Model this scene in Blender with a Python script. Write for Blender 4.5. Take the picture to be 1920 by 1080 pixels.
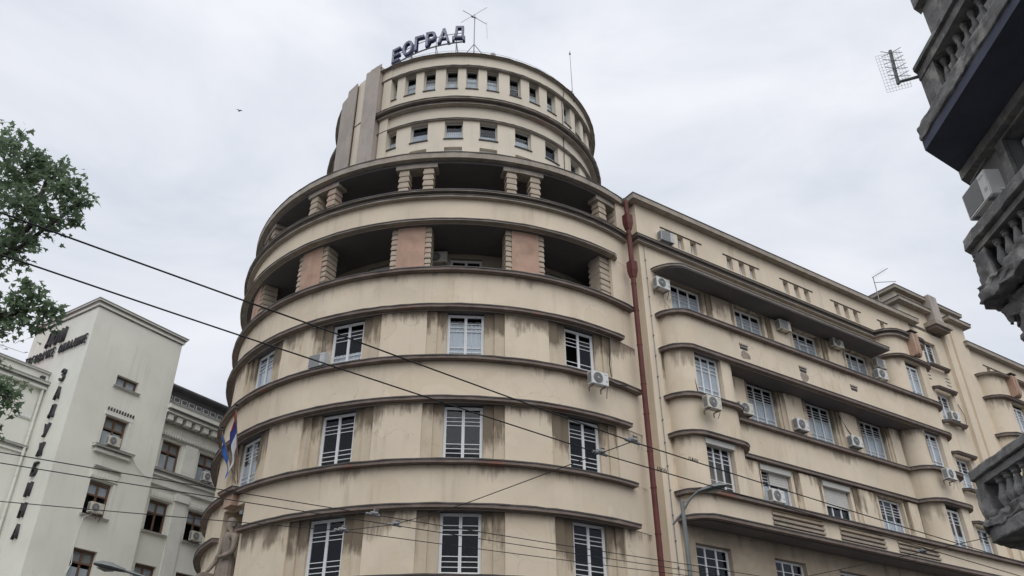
import bpy, bmesh, math, random
from mathutils import Vector, Matrix

random.seed(7)
for o in list(bpy.data.objects): bpy.data.objects.remove(o)
scene = bpy.context.scene
COL = scene.collection
rad = math.radians; sin = math.sin; cos = math.cos; pi = math.pi

# ------------------------------------------------------------------ camera
cam_d = bpy.data.cameras.new('camera'); cam = bpy.data.objects.new('camera', cam_d); COL.objects.link(cam)
cam_d.sensor_width = 36.0; cam_d.lens = 36.0 * 1556.0 / 1920.0
cam_d.clip_start = 0.1; cam_d.clip_end = 3000.0
cam.matrix_world = Matrix.Translation((0, 0, 1.6)) @ Matrix.Rotation(rad(90 + 31.60), 4, 'X') @ Matrix.Rotation(rad(-0.40), 4, 'Z')
scene.camera = cam

# ------------------------------------------------------------------ light: overcast day
SUN_EL, SUN_AZ = rad(50), rad(168)      # azimuth clockwise from +Y: high, behind the camera, a little right
world = bpy.data.worlds.new('World'); scene.world = world; world.use_nodes = True
wn = world.node_tree.nodes; wl = world.node_tree.links; wn.clear()
def wnode(t, **k):
    n = wn.new(t)
    for a, b in k.items(): setattr(n, a, b)
    return n
w_out = wnode('ShaderNodeOutputWorld'); w_bg = wnode('ShaderNodeBackground'); w_bg.inputs['Strength'].default_value = 0.10
w_sky = wnode('ShaderNodeTexSky'); w_sky.sky_type = 'NISHITA'; w_sky.sun_disc = False
w_sky.sun_elevation = SUN_EL; w_sky.sun_rotation = SUN_AZ
w_tc = wnode('ShaderNodeTexCoord')
w_sep = wnode('ShaderNodeSeparateXYZ'); wl.new(w_tc.outputs['Generated'], w_sep.inputs[0])
# overcast cloud layer: brighter towards the zenith as every overcast sky, soft uneven cloud
w_map = wnode('ShaderNodeMapping'); w_map.inputs['Scale'].default_value = (1.0, 1.0, 2.2); wl.new(w_tc.outputs['Generated'], w_map.inputs[0])
w_n1 = wnode('ShaderNodeTexNoise'); w_n1.inputs['Scale'].default_value = 2.6; w_n1.inputs['Detail'].default_value = 5; w_n1.inputs['Roughness'].default_value = 0.55; w_n1.inputs['Distortion'].default_value = 0.5
wl.new(w_map.outputs[0], w_n1.inputs['Vector'])
w_r1 = wnode('ShaderNodeMapRange'); w_r1.inputs['From Min'].default_value = 0.33; w_r1.inputs['From Max'].default_value = 0.66
w_r1.inputs['To Min'].default_value = 0.0; w_r1.inputs['To Max'].default_value = 1.0; wl.new(w_n1.outputs['Fac'], w_r1.inputs['Value'])
w_cl = wnode('ShaderNodeMix', data_type='RGBA'); w_cl.inputs[6].default_value = (6.35, 6.85, 7.7, 1); w_cl.inputs[7].default_value = (8.75, 8.9, 9.45, 1)
wl.new(w_r1.outputs[0], w_cl.inputs[0])
w_z = wnode('ShaderNodeMapRange'); w_z.inputs['From Min'].default_value = 0.0; w_z.inputs['From Max'].default_value = 1.0
w_z.inputs['To Min'].default_value = 0.98; w_z.inputs['To Max'].default_value = 1.12; wl.new(w_sep.outputs['Z'], w_z.inputs['Value'])
w_mul = wnode('ShaderNodeVectorMath', operation='SCALE'); wl.new(w_cl.outputs[2], w_mul.inputs[0]); wl.new(w_z.outputs[0], w_mul.inputs['Scale'])
w_mix = wnode('ShaderNodeMix', data_type='RGBA'); w_mix.inputs[0].default_value = 0.94
wl.new(w_sky.outputs[0], w_mix.inputs[6]); wl.new(w_mul.outputs[0], w_mix.inputs[7])
wl.new(w_mix.outputs[2], w_bg.inputs['Color']); wl.new(w_bg.outputs[0], w_out.inputs['Surface'])

sun_d = bpy.data.lights.new('sun', 'SUN'); sun_d.energy = 1.5; sun_d.angle = rad(60); sun_d.color = (1.0, 0.97, 0.92)
sun = bpy.data.objects.new('sun', sun_d); COL.objects.link(sun)
sdir = Vector((sin(SUN_AZ) * cos(SUN_EL), cos(SUN_AZ) * cos(SUN_EL), sin(SUN_EL)))
sun.rotation_euler = sdir.to_track_quat('Z', 'Y').to_euler(); sun.location = (0, 0, 60)
scene.view_settings.view_transform = 'Standard'; scene.view_settings.look = 'None'
scene.view_settings.gamma = 1.0; scene.view_settings.exposure = 0.0; scene.view_settings.use_curve_mapping = False

# ------------------------------------------------------------------ materials
MATS = {}
def mat(name, col, rough=0.85, var=0.12, vscale=1.2, bump=0.0, bscale=25.0, streak=0.0, streak_col=(0.10, 0.085, 0.07), metal=0.0,
        patch=None, patch_scale=0.6, patch_lo=0.55, spec=0.35, grime=0.0, coat=0.0, soot=0.0, soot_lo=0.78):
    m = bpy.data.materials.new(name); m.use_nodes = True; nt = m.node_tree; N = nt.nodes; L = nt.links
    b = N['Principled BSDF']; b.inputs['Roughness'].default_value = rough; b.inputs['Metallic'].default_value = metal
    b.inputs['Specular IOR Level'].default_value = spec; b.inputs['Coat Weight'].default_value = coat
    geo = N.new('ShaderNodeNewGeometry'); pos = geo.outputs['Position']
    def noise(scale, detail=4, vec=None, rough_=0.6):
        n = N.new('ShaderNodeTexNoise'); n.inputs['Scale'].default_value = scale; n.inputs['Detail'].default_value = detail; n.inputs['Roughness'].default_value = rough_
        L.new(vec if vec else pos, n.inputs['Vector']); return n.outputs['Fac']
    def ramp(val, a, b_, lo=0.0, hi=1.0):
        r = N.new('ShaderNodeMapRange'); r.inputs['From Min'].default_value = a; r.inputs['From Max'].default_value = b_
        r.inputs['To Min'].default_value = lo; r.inputs['To Max'].default_value = hi; L.new(val, r.inputs['Value']); return r.outputs[0]
    def mixc(fac, c1, c2):
        x = N.new('ShaderNodeMix'); x.data_type = 'RGBA'
        if hasattr(fac, 'type'): L.new(fac, x.inputs[0])
        else: x.inputs[0].default_value = fac
        for i, c in ((6, c1), (7, c2)):
            if hasattr(c, 'type'): L.new(c, x.inputs[i])
            else: x.inputs[i].default_value = (*c, 1)
        return x.outputs[2]
    def mathn(op, a, b_):
        x = N.new('ShaderNodeMath'); x.operation = op
        for i, v in ((0, a), (1, b_)):
            if hasattr(v, 'type'): L.new(v, x.inputs[i])
            else: x.inputs[i].default_value = v
        return x.outputs[0]
    lo = tuple(c * (1 - var) for c in col); hi = tuple(min(1, c * (1 + var * 0.6)) for c in col)
    c = mixc(ramp(noise(vscale, 6), 0.3, 0.7), lo, hi)
    if patch:
        c = mixc(ramp(noise(patch_scale, 5), patch_lo, patch_lo + 0.12, 0, 0.85), c, patch)
    if soot > 0:   # repaired areas of the coat in a slightly different tone, with crisp borders
        c = mixc(ramp(noise(0.55, 2, None, 0.4), 0.575, 0.585, 0, 0.5), c, tuple(x * k for x, k in zip(col, (0.93, 0.90, 0.86))))
        c = mixc(ramp(noise(0.8, 2, None, 0.4), 0.62, 0.63, 0, 0.45), c, tuple(min(1, x * 1.05) for x in col))
        vo = N.new('ShaderNodeTexVoronoi'); vo.feature = 'DISTANCE_TO_EDGE'; vo.inputs['Scale'].default_value = 0.42
        wp = N.new('ShaderNodeVectorMath'); wp.operation = 'ADD'; nz = N.new('ShaderNodeTexNoise'); nz.inputs['Scale'].default_value = 1.7; nz.inputs['Detail'].default_value = 6; L.new(pos, nz.inputs['Vector'])
        L.new(pos, wp.inputs[0]); L.new(nz.outputs['Color'], wp.inputs[1]); L.new(wp.outputs[0], vo.inputs['Vector'])
        c = mixc(mathn('MULTIPLY', ramp(vo.outputs['Distance'], 0.0, 0.005, 0.40, 0.0), ramp(noise(0.3, 2), 0.5, 0.56)), c, (0.16, 0.13, 0.10))
    if streak > 0:
        mp = N.new('ShaderNodeMapping'); mp.inputs['Scale'].default_value = (2.6, 2.6, 0.16); L.new(pos, mp.inputs[0])
        s1 = ramp(noise(1.0, 5, mp.outputs[0], 0.7), 0.52, 0.74)
        s2 = ramp(noise(0.33, 3), 0.42, 0.62)
        c = mixc(mathn('MULTIPLY', mathn('MULTIPLY', s1, s2), streak), c, streak_col)
    if soot > 0:   # ragged run-off stains left by the ledges: drips with an irregular front
        tc = N.new('ShaderNodeTexCoord'); sp = N.new('ShaderNodeSeparateXYZ'); L.new(tc.outputs['Generated'], sp.inputs[0])
        mp2 = N.new('ShaderNodeMapping'); mp2.inputs['Scale'].default_value = (3.0, 3.0, 0.5); L.new(pos, mp2.inputs[0])
        d1 = ramp(noise(1.0, 7, mp2.outputs[0], 0.7), 0.3, 0.7, -0.26, 0.26)
        d2 = ramp(noise(0.45, 3), 0.35, 0.65, -0.30, 0.22)
        f = mathn('ADD', mathn('ADD', sp.outputs['Z'], d1), d2)
        c = mixc(ramp(f, soot_lo, soot_lo + 0.27, 0, soot), c, (0.155, 0.12, 0.085))
    if grime > 0:
        g = ramp(noise(3.2, 8, None, 0.75), 0.56, 0.72, 0, grime)
        c = mixc(g, c, tuple(x * 0.45 for x in col))
    L.new(c, b.inputs['Base Color'])
    if bump > 0:
        bn = N.new('ShaderNodeBump'); bn.inputs['Strength'].default_value = bump; bn.inputs['Distance'].default_value = 0.02
        L.new(noise(bscale, 5), bn.inputs['Height']); L.new(bn.outputs[0], b.inputs['Normal'])
    MATS[name] = m; return m

CREAM = (0.715, 0.615, 0.482)
mat('plaster_cream', CREAM, 0.9, 0.10, 0.5, 0.25, 18, streak=0.45, streak_col=(0.28, 0.22, 0.155), grime=0.15)
mat('plaster_band', CREAM, 0.9, 0.13, 0.35, 0.25, 18, streak=0.35, streak_col=(0.28, 0.22, 0.155), grime=0.15, soot=0.6, soot_lo=0.84)
mat('plaster_pier', CREAM, 0.9, 0.13, 0.35, 0.25, 18, streak=0.35, streak_col=(0.28, 0.22, 0.155), grime=0.15, soot=0.8, soot_lo=0.74)
mat('plaster_strip', (0.60, 0.51, 0.39), 0.9, 0.14, 0.7, 0.25, 18, streak=0.7, streak_col=(0.20, 0.155, 0.11), grime=0.3, soot=0.9, soot_lo=0.42)
mat('plaster_low', (0.42, 0.35, 0.265), 0.9, 0.25, 0.7, 0.25, 18, streak=0.9, streak_col=(0.13, 0.10, 0.075), grime=0.5)
mat('loggia_plaster', (0.34, 0.29, 0.24), 0.9, 0.2, 0.8, 0.2, 18, streak=0.5, streak_col=(0.07, 0.06, 0.055), grime=0.4)  # dirt and interior shade are both mixed into this darker plaster
mat('plaster_ceiling', (0.15, 0.14, 0.145), 0.9, 0.15, 0.6, 0.2, 18, grime=0.4)  # sooty, with the shade of the soffits put into the base colour
mat('ledge_render', (0.225, 0.18, 0.158), 0.85, 0.28, 1.8, 0.3, 30, streak=0.6, streak_col=(0.07, 0.058, 0.052), patch=(0.25, 0.115, 0.09), patch_scale=0.45, patch_lo=0.6, grime=0.45)
mat('ledge_pale', (0.37, 0.325, 0.275), 0.85, 0.25, 1.8, 0.3, 30, streak=0.5, streak_col=(0.12, 0.10, 0.09), patch=(0.36, 0.22, 0.18), patch_scale=0.4, patch_lo=0.62, grime=0.5)
mat('flashing', (0.07, 0.062, 0.06), 0.6, 0.25, 2.0, spec=0.4)
mat('flashing_zinc', (0.30, 0.30, 0.29), 0.55, 0.2, 2.0, spec=0.4)
mat('ac_cream', (0.60, 0.58, 0.50), 0.5, 0.08, 2.5, grime=0.35)
mat('ac_grey', (0.50, 0.51, 0.52), 0.5, 0.08, 2.5, grime=0.3)
mat('white_paint', (0.74, 0.75, 0.76), 0.55, 0.06, 3.0, grime=0.12)
mat('curtain', (0.80, 0.81, 0.83), 0.95, 0.12, 2.0)
mat('shutter', (0.55, 0.54, 0.51), 0.7, 0.08, 2.0)
mat('pink_stone', (0.47, 0.31, 0.235), 0.85, 0.24, 1.6, 0.3, 30, grime=0.5, streak=0.6, streak_col=(0.22, 0.15, 0.12), patch=(0.50, 0.42, 0.33), patch_scale=0.9, patch_lo=0.55)
mat('quoin_stone', (0.45, 0.38, 0.30), 0.88, 0.18, 2.2, 0.3, 30, grime=0.35, patch=(0.44, 0.29, 0.23), patch_scale=0.8, patch_lo=0.58)
mat('drum_plaster', (0.70, 0.63, 0.52), 0.9, 0.08, 0.6, 0.2, 18, streak=0.25, streak_col=(0.30, 0.25, 0.20), grime=0.12)
mat('grey_concrete', (0.43, 0.38, 0.34), 0.9, 0.2, 0.7, 0.3, 14, streak=0.7, streak_col=(0.17, 0.15, 0.15), patch=(0.40, 0.31, 0.28), patch_scale=0.7, patch_lo=0.6)
mat('pipe_red', (0.125, 0.036, 0.03), 0.6, 0.3, 2.0, grime=0.5, streak=0.5, streak_col=(0.05, 0.02, 0.018))
mat('ac_white', (0.68, 0.68, 0.66), 0.5, 0.06, 2.5, grime=0.2)
mat('ac_grille', (0.16, 0.165, 0.17), 0.6, 0.1, 5.0)
mat('ac_blade', (0.42, 0.42, 0.42), 0.5, 0.05, 5.0)
mat('dark_metal', (0.055, 0.055, 0.06), 0.5, 0.2, 4.0, metal=0.3)
mat('steel', (0.25, 0.25, 0.26), 0.45, 0.15, 3.0, metal=0.6)
mat('pole_grey', (0.20, 0.215, 0.21), 0.5, 0.15, 3.0, metal=0.4, grime=0.3)
mat('sign_blue', (0.075, 0.08, 0.19), 0.5, 0.2, 3.0, grime=0.2)
mat('neon_white', (0.72, 0.74, 0.80), 0.4, 0.05, 3.0)
mat('grey_plaster', (0.78, 0.78, 0.71), 0.9, 0.09, 0.4, 0.25, 18, streak=0.5, streak_col=(0.42, 0.42, 0.38), grime=0.16)
mat('grey_trim', (0.74, 0.74, 0.68), 0.88, 0.08, 1.2, 0.2, 25, grime=0.3)
mat('letter_bronze', (0.055, 0.052, 0.058), 0.6, 0.25, 3.0)
mat('brown_wood', (0.16, 0.095, 0.065), 0.6, 0.2, 4.0)
mat('slate', (0.15, 0.155, 0.165), 0.7, 0.2, 2.0)
mat('red_tile', (0.20, 0.07, 0.055), 0.8, 0.2, 3.0)
mat('old_stone', (0.23, 0.225, 0.22), 0.92, 0.5, 2.2, 1.0, 22, patch=(0.42, 0.40, 0.37), patch_scale=2.4, patch_lo=0.53, grime=0.85, streak=0.8, streak_col=(0.07, 0.068, 0.07))
mat('old_plaster', (0.24, 0.235, 0.24), 0.92, 0.2, 0.9, 0.4, 14, streak=0.6, streak_col=(0.06, 0.06, 0.065), grime=0.4)
mat('old_soffit', (0.10, 0.11, 0.15), 0.92, 0.25, 0.9, 0.4, 14, grime=0.4)  # blue tint imitates the veiling glare over the shaded soffit
mat('asphalt', (0.05, 0.05, 0.052), 0.9, 0.2, 0.8, 0.3, 60)
mat('pavement', (0.26, 0.25, 0.235), 0.9, 0.15, 0.8, 0.2, 40, grime=0.3)
mat('ground', (0.10, 0.098, 0.094), 0.95, 0.2, 0.1)
mat('road_paint', (0.7, 0.7, 0.68), 0.8, 0.1, 3.0)
mat('bark', (0.075, 0.065, 0.055), 0.9, 0.3, 6.0, 0.5, 30)
mat('statue_stone', (0.30, 0.25, 0.21), 0.92, 0.25, 2.5, 0.35, 30, streak=0.6, streak_col=(0.06, 0.05, 0.045), grime=0.4)
mat('flag_red', (0.30, 0.045, 0.045), 0.9, 0.1, 3); mat('flag_blue', (0.035, 0.04, 0.17), 0.9, 0.1, 3); mat('flag_white', (0.50, 0.50, 0.53), 0.9, 0.06, 3)
mat('flag_city', (0.04, 0.11, 0.32), 0.9, 0.1, 3)
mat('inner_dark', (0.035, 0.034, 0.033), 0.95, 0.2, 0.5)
mat('wire_black', (0.02, 0.02, 0.021), 0.6, 0.1, 3); mat('insulator', (0.30, 0.30, 0.31), 0.4, 0.1, 3)
mat('lamp_lens', (0.36, 0.38, 0.36), 0.25, 0.05, 3, spec=0.6)
mat('rooftop', (0.14, 0.135, 0.13), 0.9, 0.2, 1.0)
mat('bare_brick', (0.34, 0.29, 0.24), 0.95, 0.3, 5.0, 0.8, 22, grime=0.7)

def leaf_mat(name, c1, c2):
    m = bpy.data.materials.new(name); m.use_nodes = True; nt = m.node_tree; N = nt.nodes; L = nt.links
    b = N['Principled BSDF']; b.inputs['Roughness'].default_value = 0.6; b.inputs['Specular IOR Level'].default_value = 0.3
    g = N.new('ShaderNodeNewGeometry'); n = N.new('ShaderNodeTexNoise'); n.inputs['Scale'].default_value = 3.0; L.new(g.outputs['Position'], n.inputs['Vector'])
    x = N.new('ShaderNodeMix'); x.data_type = 'RGBA'; x.inputs[6].default_value = (*c1, 1); x.inputs[7].default_value = (*c2, 1)
    a = N.new('ShaderNodeMath'); a.operation = 'ADD'; L.new(n.outputs['Fac'], a.inputs[0])
    r = N.new('ShaderNodeMath'); r.operation = 'MULTIPLY_ADD'; r.inputs[1].default_value = 0.7; r.inputs[2].default_value = -0.35; L.new(g.outputs['Random Per Island'], r.inputs[0])
    L.new(r.outputs[0], a.inputs[1]); L.new(a.outputs[0], x.inputs[0]); L.new(x.outputs[2], b.inputs['Base Color'])
    t = N.new('ShaderNodeBsdfTranslucent'); L.new(x.outputs[2], t.inputs['Color'])
    ms = N.new('ShaderNodeMixShader'); ms.inputs[0].default_value = 0.55
    L.new(b.outputs[0], ms.inputs[1]); L.new(t.outputs[0], ms.inputs[2]); L.new(ms.outputs[0], N['Material Output'].inputs['Surface'])
    MATS[name] = m
leaf_mat('leaf', (0.135, 0.19, 0.13), (0.21, 0.285, 0.165))

def glass_mat(name, tint, refl):
    m = bpy.data.materials.new(name); m.use_nodes = True; nt = m.node_tree; N = nt.nodes; L = nt.links
    N.remove(N['Principled BSDF'])
    tr = N.new('ShaderNodeBsdfTransparent'); tr.inputs[0].default_value = (*tint, 1)
    gl = N.new('ShaderNodeBsdfGlossy'); gl.inputs['Roughness'].default_value = 0.03; gl.inputs['Color'].default_value = (0.9, 0.93, 1.0, 1)
    lw = N.new('ShaderNodeLayerWeight'); lw.inputs['Blend'].default_value = 0.5
    pw = N.new('ShaderNodeMath'); pw.operation = 'POWER'; pw.inputs[1].default_value = 4.5; L.new(lw.outputs['Facing'], pw.inputs[0])
    fr = N.new('ShaderNodeMapRange'); fr.inputs['To Min'].default_value = refl; fr.inputs['To Max'].default_value = 0.9; L.new(pw.outputs[0], fr.inputs['Value'])
    g = N.new('ShaderNodeNewGeometry'); n = N.new('ShaderNodeTexNoise'); n.inputs['Scale'].default_value = 1.3; L.new(g.outputs['Position'], n.inputs['Vector'])
    bp = N.new('ShaderNodeBump'); bp.inputs['Strength'].default_value = 0.06; bp.inputs['Distance'].default_value = 0.05; L.new(n.outputs['Fac'], bp.inputs['Height']); L.new(bp.outputs[0], gl.inputs['Normal'])
    ms = N.new('ShaderNodeMixShader'); L.new(fr.outputs[0], ms.inputs[0]); L.new(tr.outputs[0], ms.inputs[1]); L.new(gl.outputs[0], ms.inputs[2])
    L.new(ms.outputs[0], N['Material Output'].inputs['Surface']); MATS[name] = m
glass_mat('glass', (0.84, 0.865, 0.88), 0.014)

# ------------------------------------------------------------------ object helpers
PM = {}
def link(o, parent=None):
    COL.objects.link(o)
    if parent is not None:
        o.parent = parent; o.matrix_parent_inverse = PM[parent.name].inverted()
    return o
def thing(name, loc, label, cat, group=None):
    e = bpy.data.objects.new(name, None); e.empty_display_size = 0.3; COL.objects.link(e)
    e.location = loc; PM[e.name] = Matrix.Translation(loc); tag(e, label, cat, group); return e
def tag(o, label, cat, group=None):
    o['label'] = label; o['category'] = cat
    if group: o['group'] = group
    return o
class MB:
    def __init__(s): s.v = []; s.f = []
    def add(s, vs, fs):
        k = len(s.v); s.v += [tuple(p) for p in vs]; s.f += [tuple(i + k for i in f) for f in fs]; return s
    def hexa(s, p):   # 8 points: bottom 4, top 4 in order
        return s.add(p, [(0, 1, 2, 3), (7, 6, 5, 4), (0, 4, 5, 1), (1, 5, 6, 2), (2, 6, 7, 3), (3, 7, 4, 0)])
    def box(s, x0, x1, y0, y1, z0, z1, fr=None):
        p = [(x0, y0, z0), (x1, y0, z0), (x1, y1, z0), (x0, y1, z0), (x0, y0, z1), (x1, y0, z1), (x1, y1, z1), (x0, y1, z1)]
        if fr: p = [fr(*q) for q in p]
        return s.hexa(p)
    def tube(s, a, b, r0, r1=None, n=8):
        r1 = r0 if r1 is None else r1; a = Vector(a); b = Vector(b); d = (b - a)
        if d.length < 1e-6: return s
        q = d.to_track_quat('Z', 'Y'); vs = []
        for (c, r) in ((a, r0), (b, r1)):
            for i in range(n): vs.append(c + q @ Vector((r * cos(2 * pi * i / n), r * sin(2 * pi * i / n), 0)))
        fs = [(i, (i + 1) % n, n + (i + 1) % n, n + i) for i in range(n)] + [tuple(range(n))[::-1], tuple(range(n, 2 * n))]
        return s.add(vs, fs)
    def path(s, pts, r, n=6):
        for a, b in zip(pts, pts[1:]): s.tube(a, b, r, r, n)
        return s
    def lathe(s, prof, n=12, M=None):
        vs = []
        for (r, z) in prof:
            for i in range(n):
                p = Vector((r * cos(2 * pi * i / n), r * sin(2 * pi * i / n), z)); vs.append(M @ p if M else p)
        fs = []
        for k in range(len(prof) - 1):
            for i in range(n): fs.append((k * n + i, k * n + (i + 1) % n, (k + 1) * n + (i + 1) % n, (k + 1) * n + i))
        fs += [tuple(range(n))[::-1], tuple(range((len(prof) - 1) * n, len(prof) * n))]
        return s.add(vs, fs)
    def prism(s, poly, z0, z1):   # xy polygon
        n = len(poly); vs = [(x, y, z0) for x, y in poly] + [(x, y, z1) for x, y in poly]
        return s.add(vs, [tuple(range(n))[::-1], tuple(range(n, 2 * n))] + [(i, (i + 1) % n, n + (i + 1) % n, n + i) for i in range(n)])
    def sweep(s, path, prof, closed=False):
        # path: xy points left to right seen from outside; prof: closed loop of (outward offset, z)
        P = [Vector((p[0], p[1])) for p in path]; n = len(P); m = len(prof); vs = []
        for i in range(n):
            a = P[i - 1] if (i > 0 or closed) else None; b = P[(i + 1) % n] if (i < n - 1 or closed) else None
            d1 = (P[i] - a).normalized() if a is not None else None; d2 = (b - P[i]).normalized() if b is not None else None
            if d1 is None: d1 = d2
            if d2 is None: d2 = d1
            n1 = Vector((d1.y, -d1.x)); n2 = Vector((d2.y, -d2.x)); nn = n1 + n2
            nn = nn.normalized() if nn.length > 1e-4 else n1
            k = 1.0 / max(0.35, nn.dot(n1))
            for (d, z) in prof:
                q = P[i] + nn * (d * k); vs.append((q.x, q.y, z))
        fs = []
        for i in range(n if closed else n - 1):
            j = (i + 1) % n
            for t in range(m): fs.append((i * m + t, j * m + t, j * m + (t + 1) % m, i * m + (t + 1) % m))
        if not closed: fs += [tuple(range(m)), tuple(range((n - 1) * m, n * m))[::-1]]
        return s.add(vs, fs)
    def mesh(s, name, m, smooth=False, recalc=True):
        me = bpy.data.meshes.new(name); me.from_pydata(s.v, [], s.f)
        if recalc:
            bm = bmesh.new(); bm.from_mesh(me); bmesh.ops.recalc_face_normals(bm, faces=bm.faces); bm.to_mesh(me); bm.free()
        if smooth:
            me.polygons.foreach_set('use_smooth', [True] * len(me.polygons))
            try: me.set_sharp_from_angle(angle=rad(38))
            except Exception: pass
        me.materials.append(MATS[m]); me.update(); return me
    def build(s, name, m, parent=None, M=None, smooth=False):
        return put(name, s.mesh(name, m, smooth), parent, M)
def put(name, me, parent=None, M=None):
    o = bpy.data.objects.new(name, me)
    if M is not None: o.matrix_world = M
    link(o, parent)
    PM[o.name] = (M.copy() if M is not None else Matrix())
    if M is not None: o.matrix_basis = M
    return o
def mframe(loc, right, out):
    # local x = right seen from outside, local -y = outward, z up
    r = Vector((*right, 0)); o = Vector((*out, 0))
    return Matrix(((r.x, -o.x, 0, loc[0]), (r.y, -o.y, 0, loc[1]), (0, 0, 1, loc[2]), (0, 0, 0, 1)))

# ------------------------------------------------------------------ places (metres; camera stands at the origin)
AX, AY = -2.83, 40.0                      # axis of the round corner
AZ = rad(56.28); D = (sin(AZ), cos(AZ)); NN = (D[1], -D[0])      # street wing: along, outward
def Cp(phi, R): return (AX + R * sin(rad(phi)), AY - R * cos(rad(phi)))
def Cz(phi, R, z): x, y = Cp(phi, R); return (x, y, z)
def CM(phi, R, z): a = rad(phi); return mframe(Cz(phi, R, z), (cos(a), sin(a)), (sin(a), -cos(a)))
def Wp(u, o): return (AX + D[0] * u + NN[0] * o, AY + D[1] * u + NN[1] * o)
def W(u, o, z): x, y = Wp(u, o); return (x, y, z)
def WM(u, o, z): return mframe(W(u, o, z), D, NN)
AL = rad(32.3); DL = (sin(AL), cos(AL)); NL = (DL[1], -DL[0]); LC = (-22.375, 38.773)   # grey building: right face along/outward, its corner
def Lp(u, o): return (LC[0] + DL[0] * u + NL[0] * o, LC[1] + DL[1] * u + NL[1] * o)
def LRf(u, o, z): return (*Lp(u, o), z)
def LRM(u, o, z): return mframe(LRf(u, o, z), DL, NL)
def LLf(a, o, z): return (LC[0] - NL[0] * a - DL[0] * o, LC[1] - NL[1] * a - DL[1] * o, z)
def LLM(a, o, z): return mframe(LLf(a, o, z), NL, (-DL[0], -DL[1]))

def arc(R, a, b, step=2.0):
    n = max(1, int(math.ceil((b - a) / step))); return [Cp(a + (b - a) * i / n, R) for i in range(n + 1)]
def rect(d0, d1, z0, z1): return [(d0, z0), (d1, z0), (d1, z1), (d0, z1)]
def wallgrid(mb, fr, a0, a1, z0, z1, o, holes, t=0.3):
    # flat wall at outward offset o with real openings (a0,a1,z0,z1) and their reveals
    us = sorted(set([a0, a1] + [h[0] for h in holes] + [h[1] for h in holes])); zs = sorted(set([z0, z1] + [h[2] for h in holes] + [h[3] for h in holes]))
    for i in range(len(us) - 1):
        j = 0
        while j < len(zs) - 1:
            def inh(jj):
                uc = (us[i] + us[i + 1]) / 2; zc = (zs[jj] + zs[jj + 1]) / 2
                return any(h[0] < uc < h[1] and h[2] < zc < h[3] for h in holes)
            if inh(j): j += 1; continue
            k = j
            while k + 1 < len(zs) - 1 and not inh(k + 1): k += 1
            mb.add([fr(us[i], o, zs[j]), fr(us[i + 1], o, zs[j]), fr(us[i + 1], o, zs[k + 1]), fr(us[i], o, zs[k + 1])], [(0, 1, 2, 3)])
            j = k + 1
    for (b0, b1, c0, c1) in holes:
        for (p, q) in (((b0, c0), (b1, c0)), ((b1, c0), (b1, c1)), ((b1, c1), (b0, c1)), ((b0, c1), (b0, c0))):
            mb.add([fr(p[0], o, p[1]), fr(q[0], o, q[1]), fr(q[0], o - t, q[1]), fr(p[0], o - t, p[1])], [(0, 1, 2, 3)])
    return mb

# ------------------------------------------------------------------ windows (shared meshes)
WC = {}
def window_meshes(key, w, h, n, top, bot, style='white'):
    if key in WC: return WC[key]
    fm = {'white': 'white_paint', 'thin': 'shutter'}.get(style, 'brown_wood')
    f = MB(); F = 0.05 if style != 'thin' else 0.03; dep = 0.075
    f.box(-w / 2, -w / 2 + F, 0, dep, 0, h).box(w / 2 - F, w / 2, 0, dep, 0, h).box(-w / 2 + F, w / 2 - F, 0, dep, h - F, h).box(-w / 2 + F, w / 2 - F, 0, dep, 0, F)
    iw = (w - 2 * F) / n; panes = []
    for i in range(n):
        x0 = -w / 2 + F + i * iw; x1 = x0 + iw; S = (0.055 if n == 2 else 0.038) if style != 'thin' else 0.03
        f.box(x0 + .002, x0 + S, 0.012, dep - .01, F, h - F).box(x1 - S, x1 - .002, 0.012, dep - .01, F, h - F)
        f.box(x0 + S, x1 - S, 0.012, dep - .01, F, F + S).box(x0 + S, x1 - S, 0.012, dep - .01, h - F - S, h - F)
        for r in list(top) + list(bot):
            z = h * (1 - r); f.box(x0 + S, x1 - S, 0.02, 0.044, z - 0.013, z + 0.013)
        p = MB(); p.box(x0 + S - .004, x1 - S + .004, 0.045, 0.052, F + S - .004, h - F - S + .004); panes.append(p.mesh('pane', 'glass'))
    if style == 'transom':
        z = h * 0.62; f.box(-w / 2 + F, w / 2 - F, -0.02, dep, z - 0.04, z + 0.04)
    WC[key] = (f.mesh('window', fm), panes, w, h); return WC[key]
CUR = {}
def curtain_mesh(w, z0, z1):
    k = (round(w, 2), round(z0, 2), round(z1, 2))
    if k not in CUR:
        m = MB(); n = 22; ph = random.random() * 6
        vs = []
        for i in range(n + 1):
            x = -w / 2 + w * i / n; y = 0.075 + 0.012 * sin(i * 2.1 + ph) + 0.01 * sin(i * 3.7)
            vs += [(x, y, z0), (x, y * 0.97, z1)]
        m.add(vs, [(2 * i, 2 * i + 2, 2 * i + 3, 2 * i + 1) for i in range(n)]); CUR[k] = m.mesh('curtain', 'curtain', True, False)
    return CUR[k]
def place_window(key, M, parent, curtain=None, skip=()):
    fm, panes, w, h = WC[key]; o = put('window', fm, parent, M)
    for i, p in enumerate(panes):
        if i in skip: continue
        put('pane', p, o, M @ Matrix.Rotation(rad(random.uniform(-0.5, 0.5)), 4, 'Z') @ Matrix.Rotation(rad(random.uniform(-0.4, 0.4)), 4, 'X'))
    if curtain: put('curtain', curtain_mesh(w - 0.12, curtain[0] * h, curtain[1] * h), o, M)
    return o
TOPB = (0.20, 0.275, 0.35); BOTB = (0.70, 0.785, 0.87)
window_meshes('tw1', 1.46, 1.92, 2, (0.2, 0.29, 0.38), (0.76, 0.86))
window_meshes('tw2', 1.46, 2.08, 2, TOPB, BOTB)
window_meshes('tw3', 1.46, 2.12, 2, TOPB, BOTB)
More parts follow.
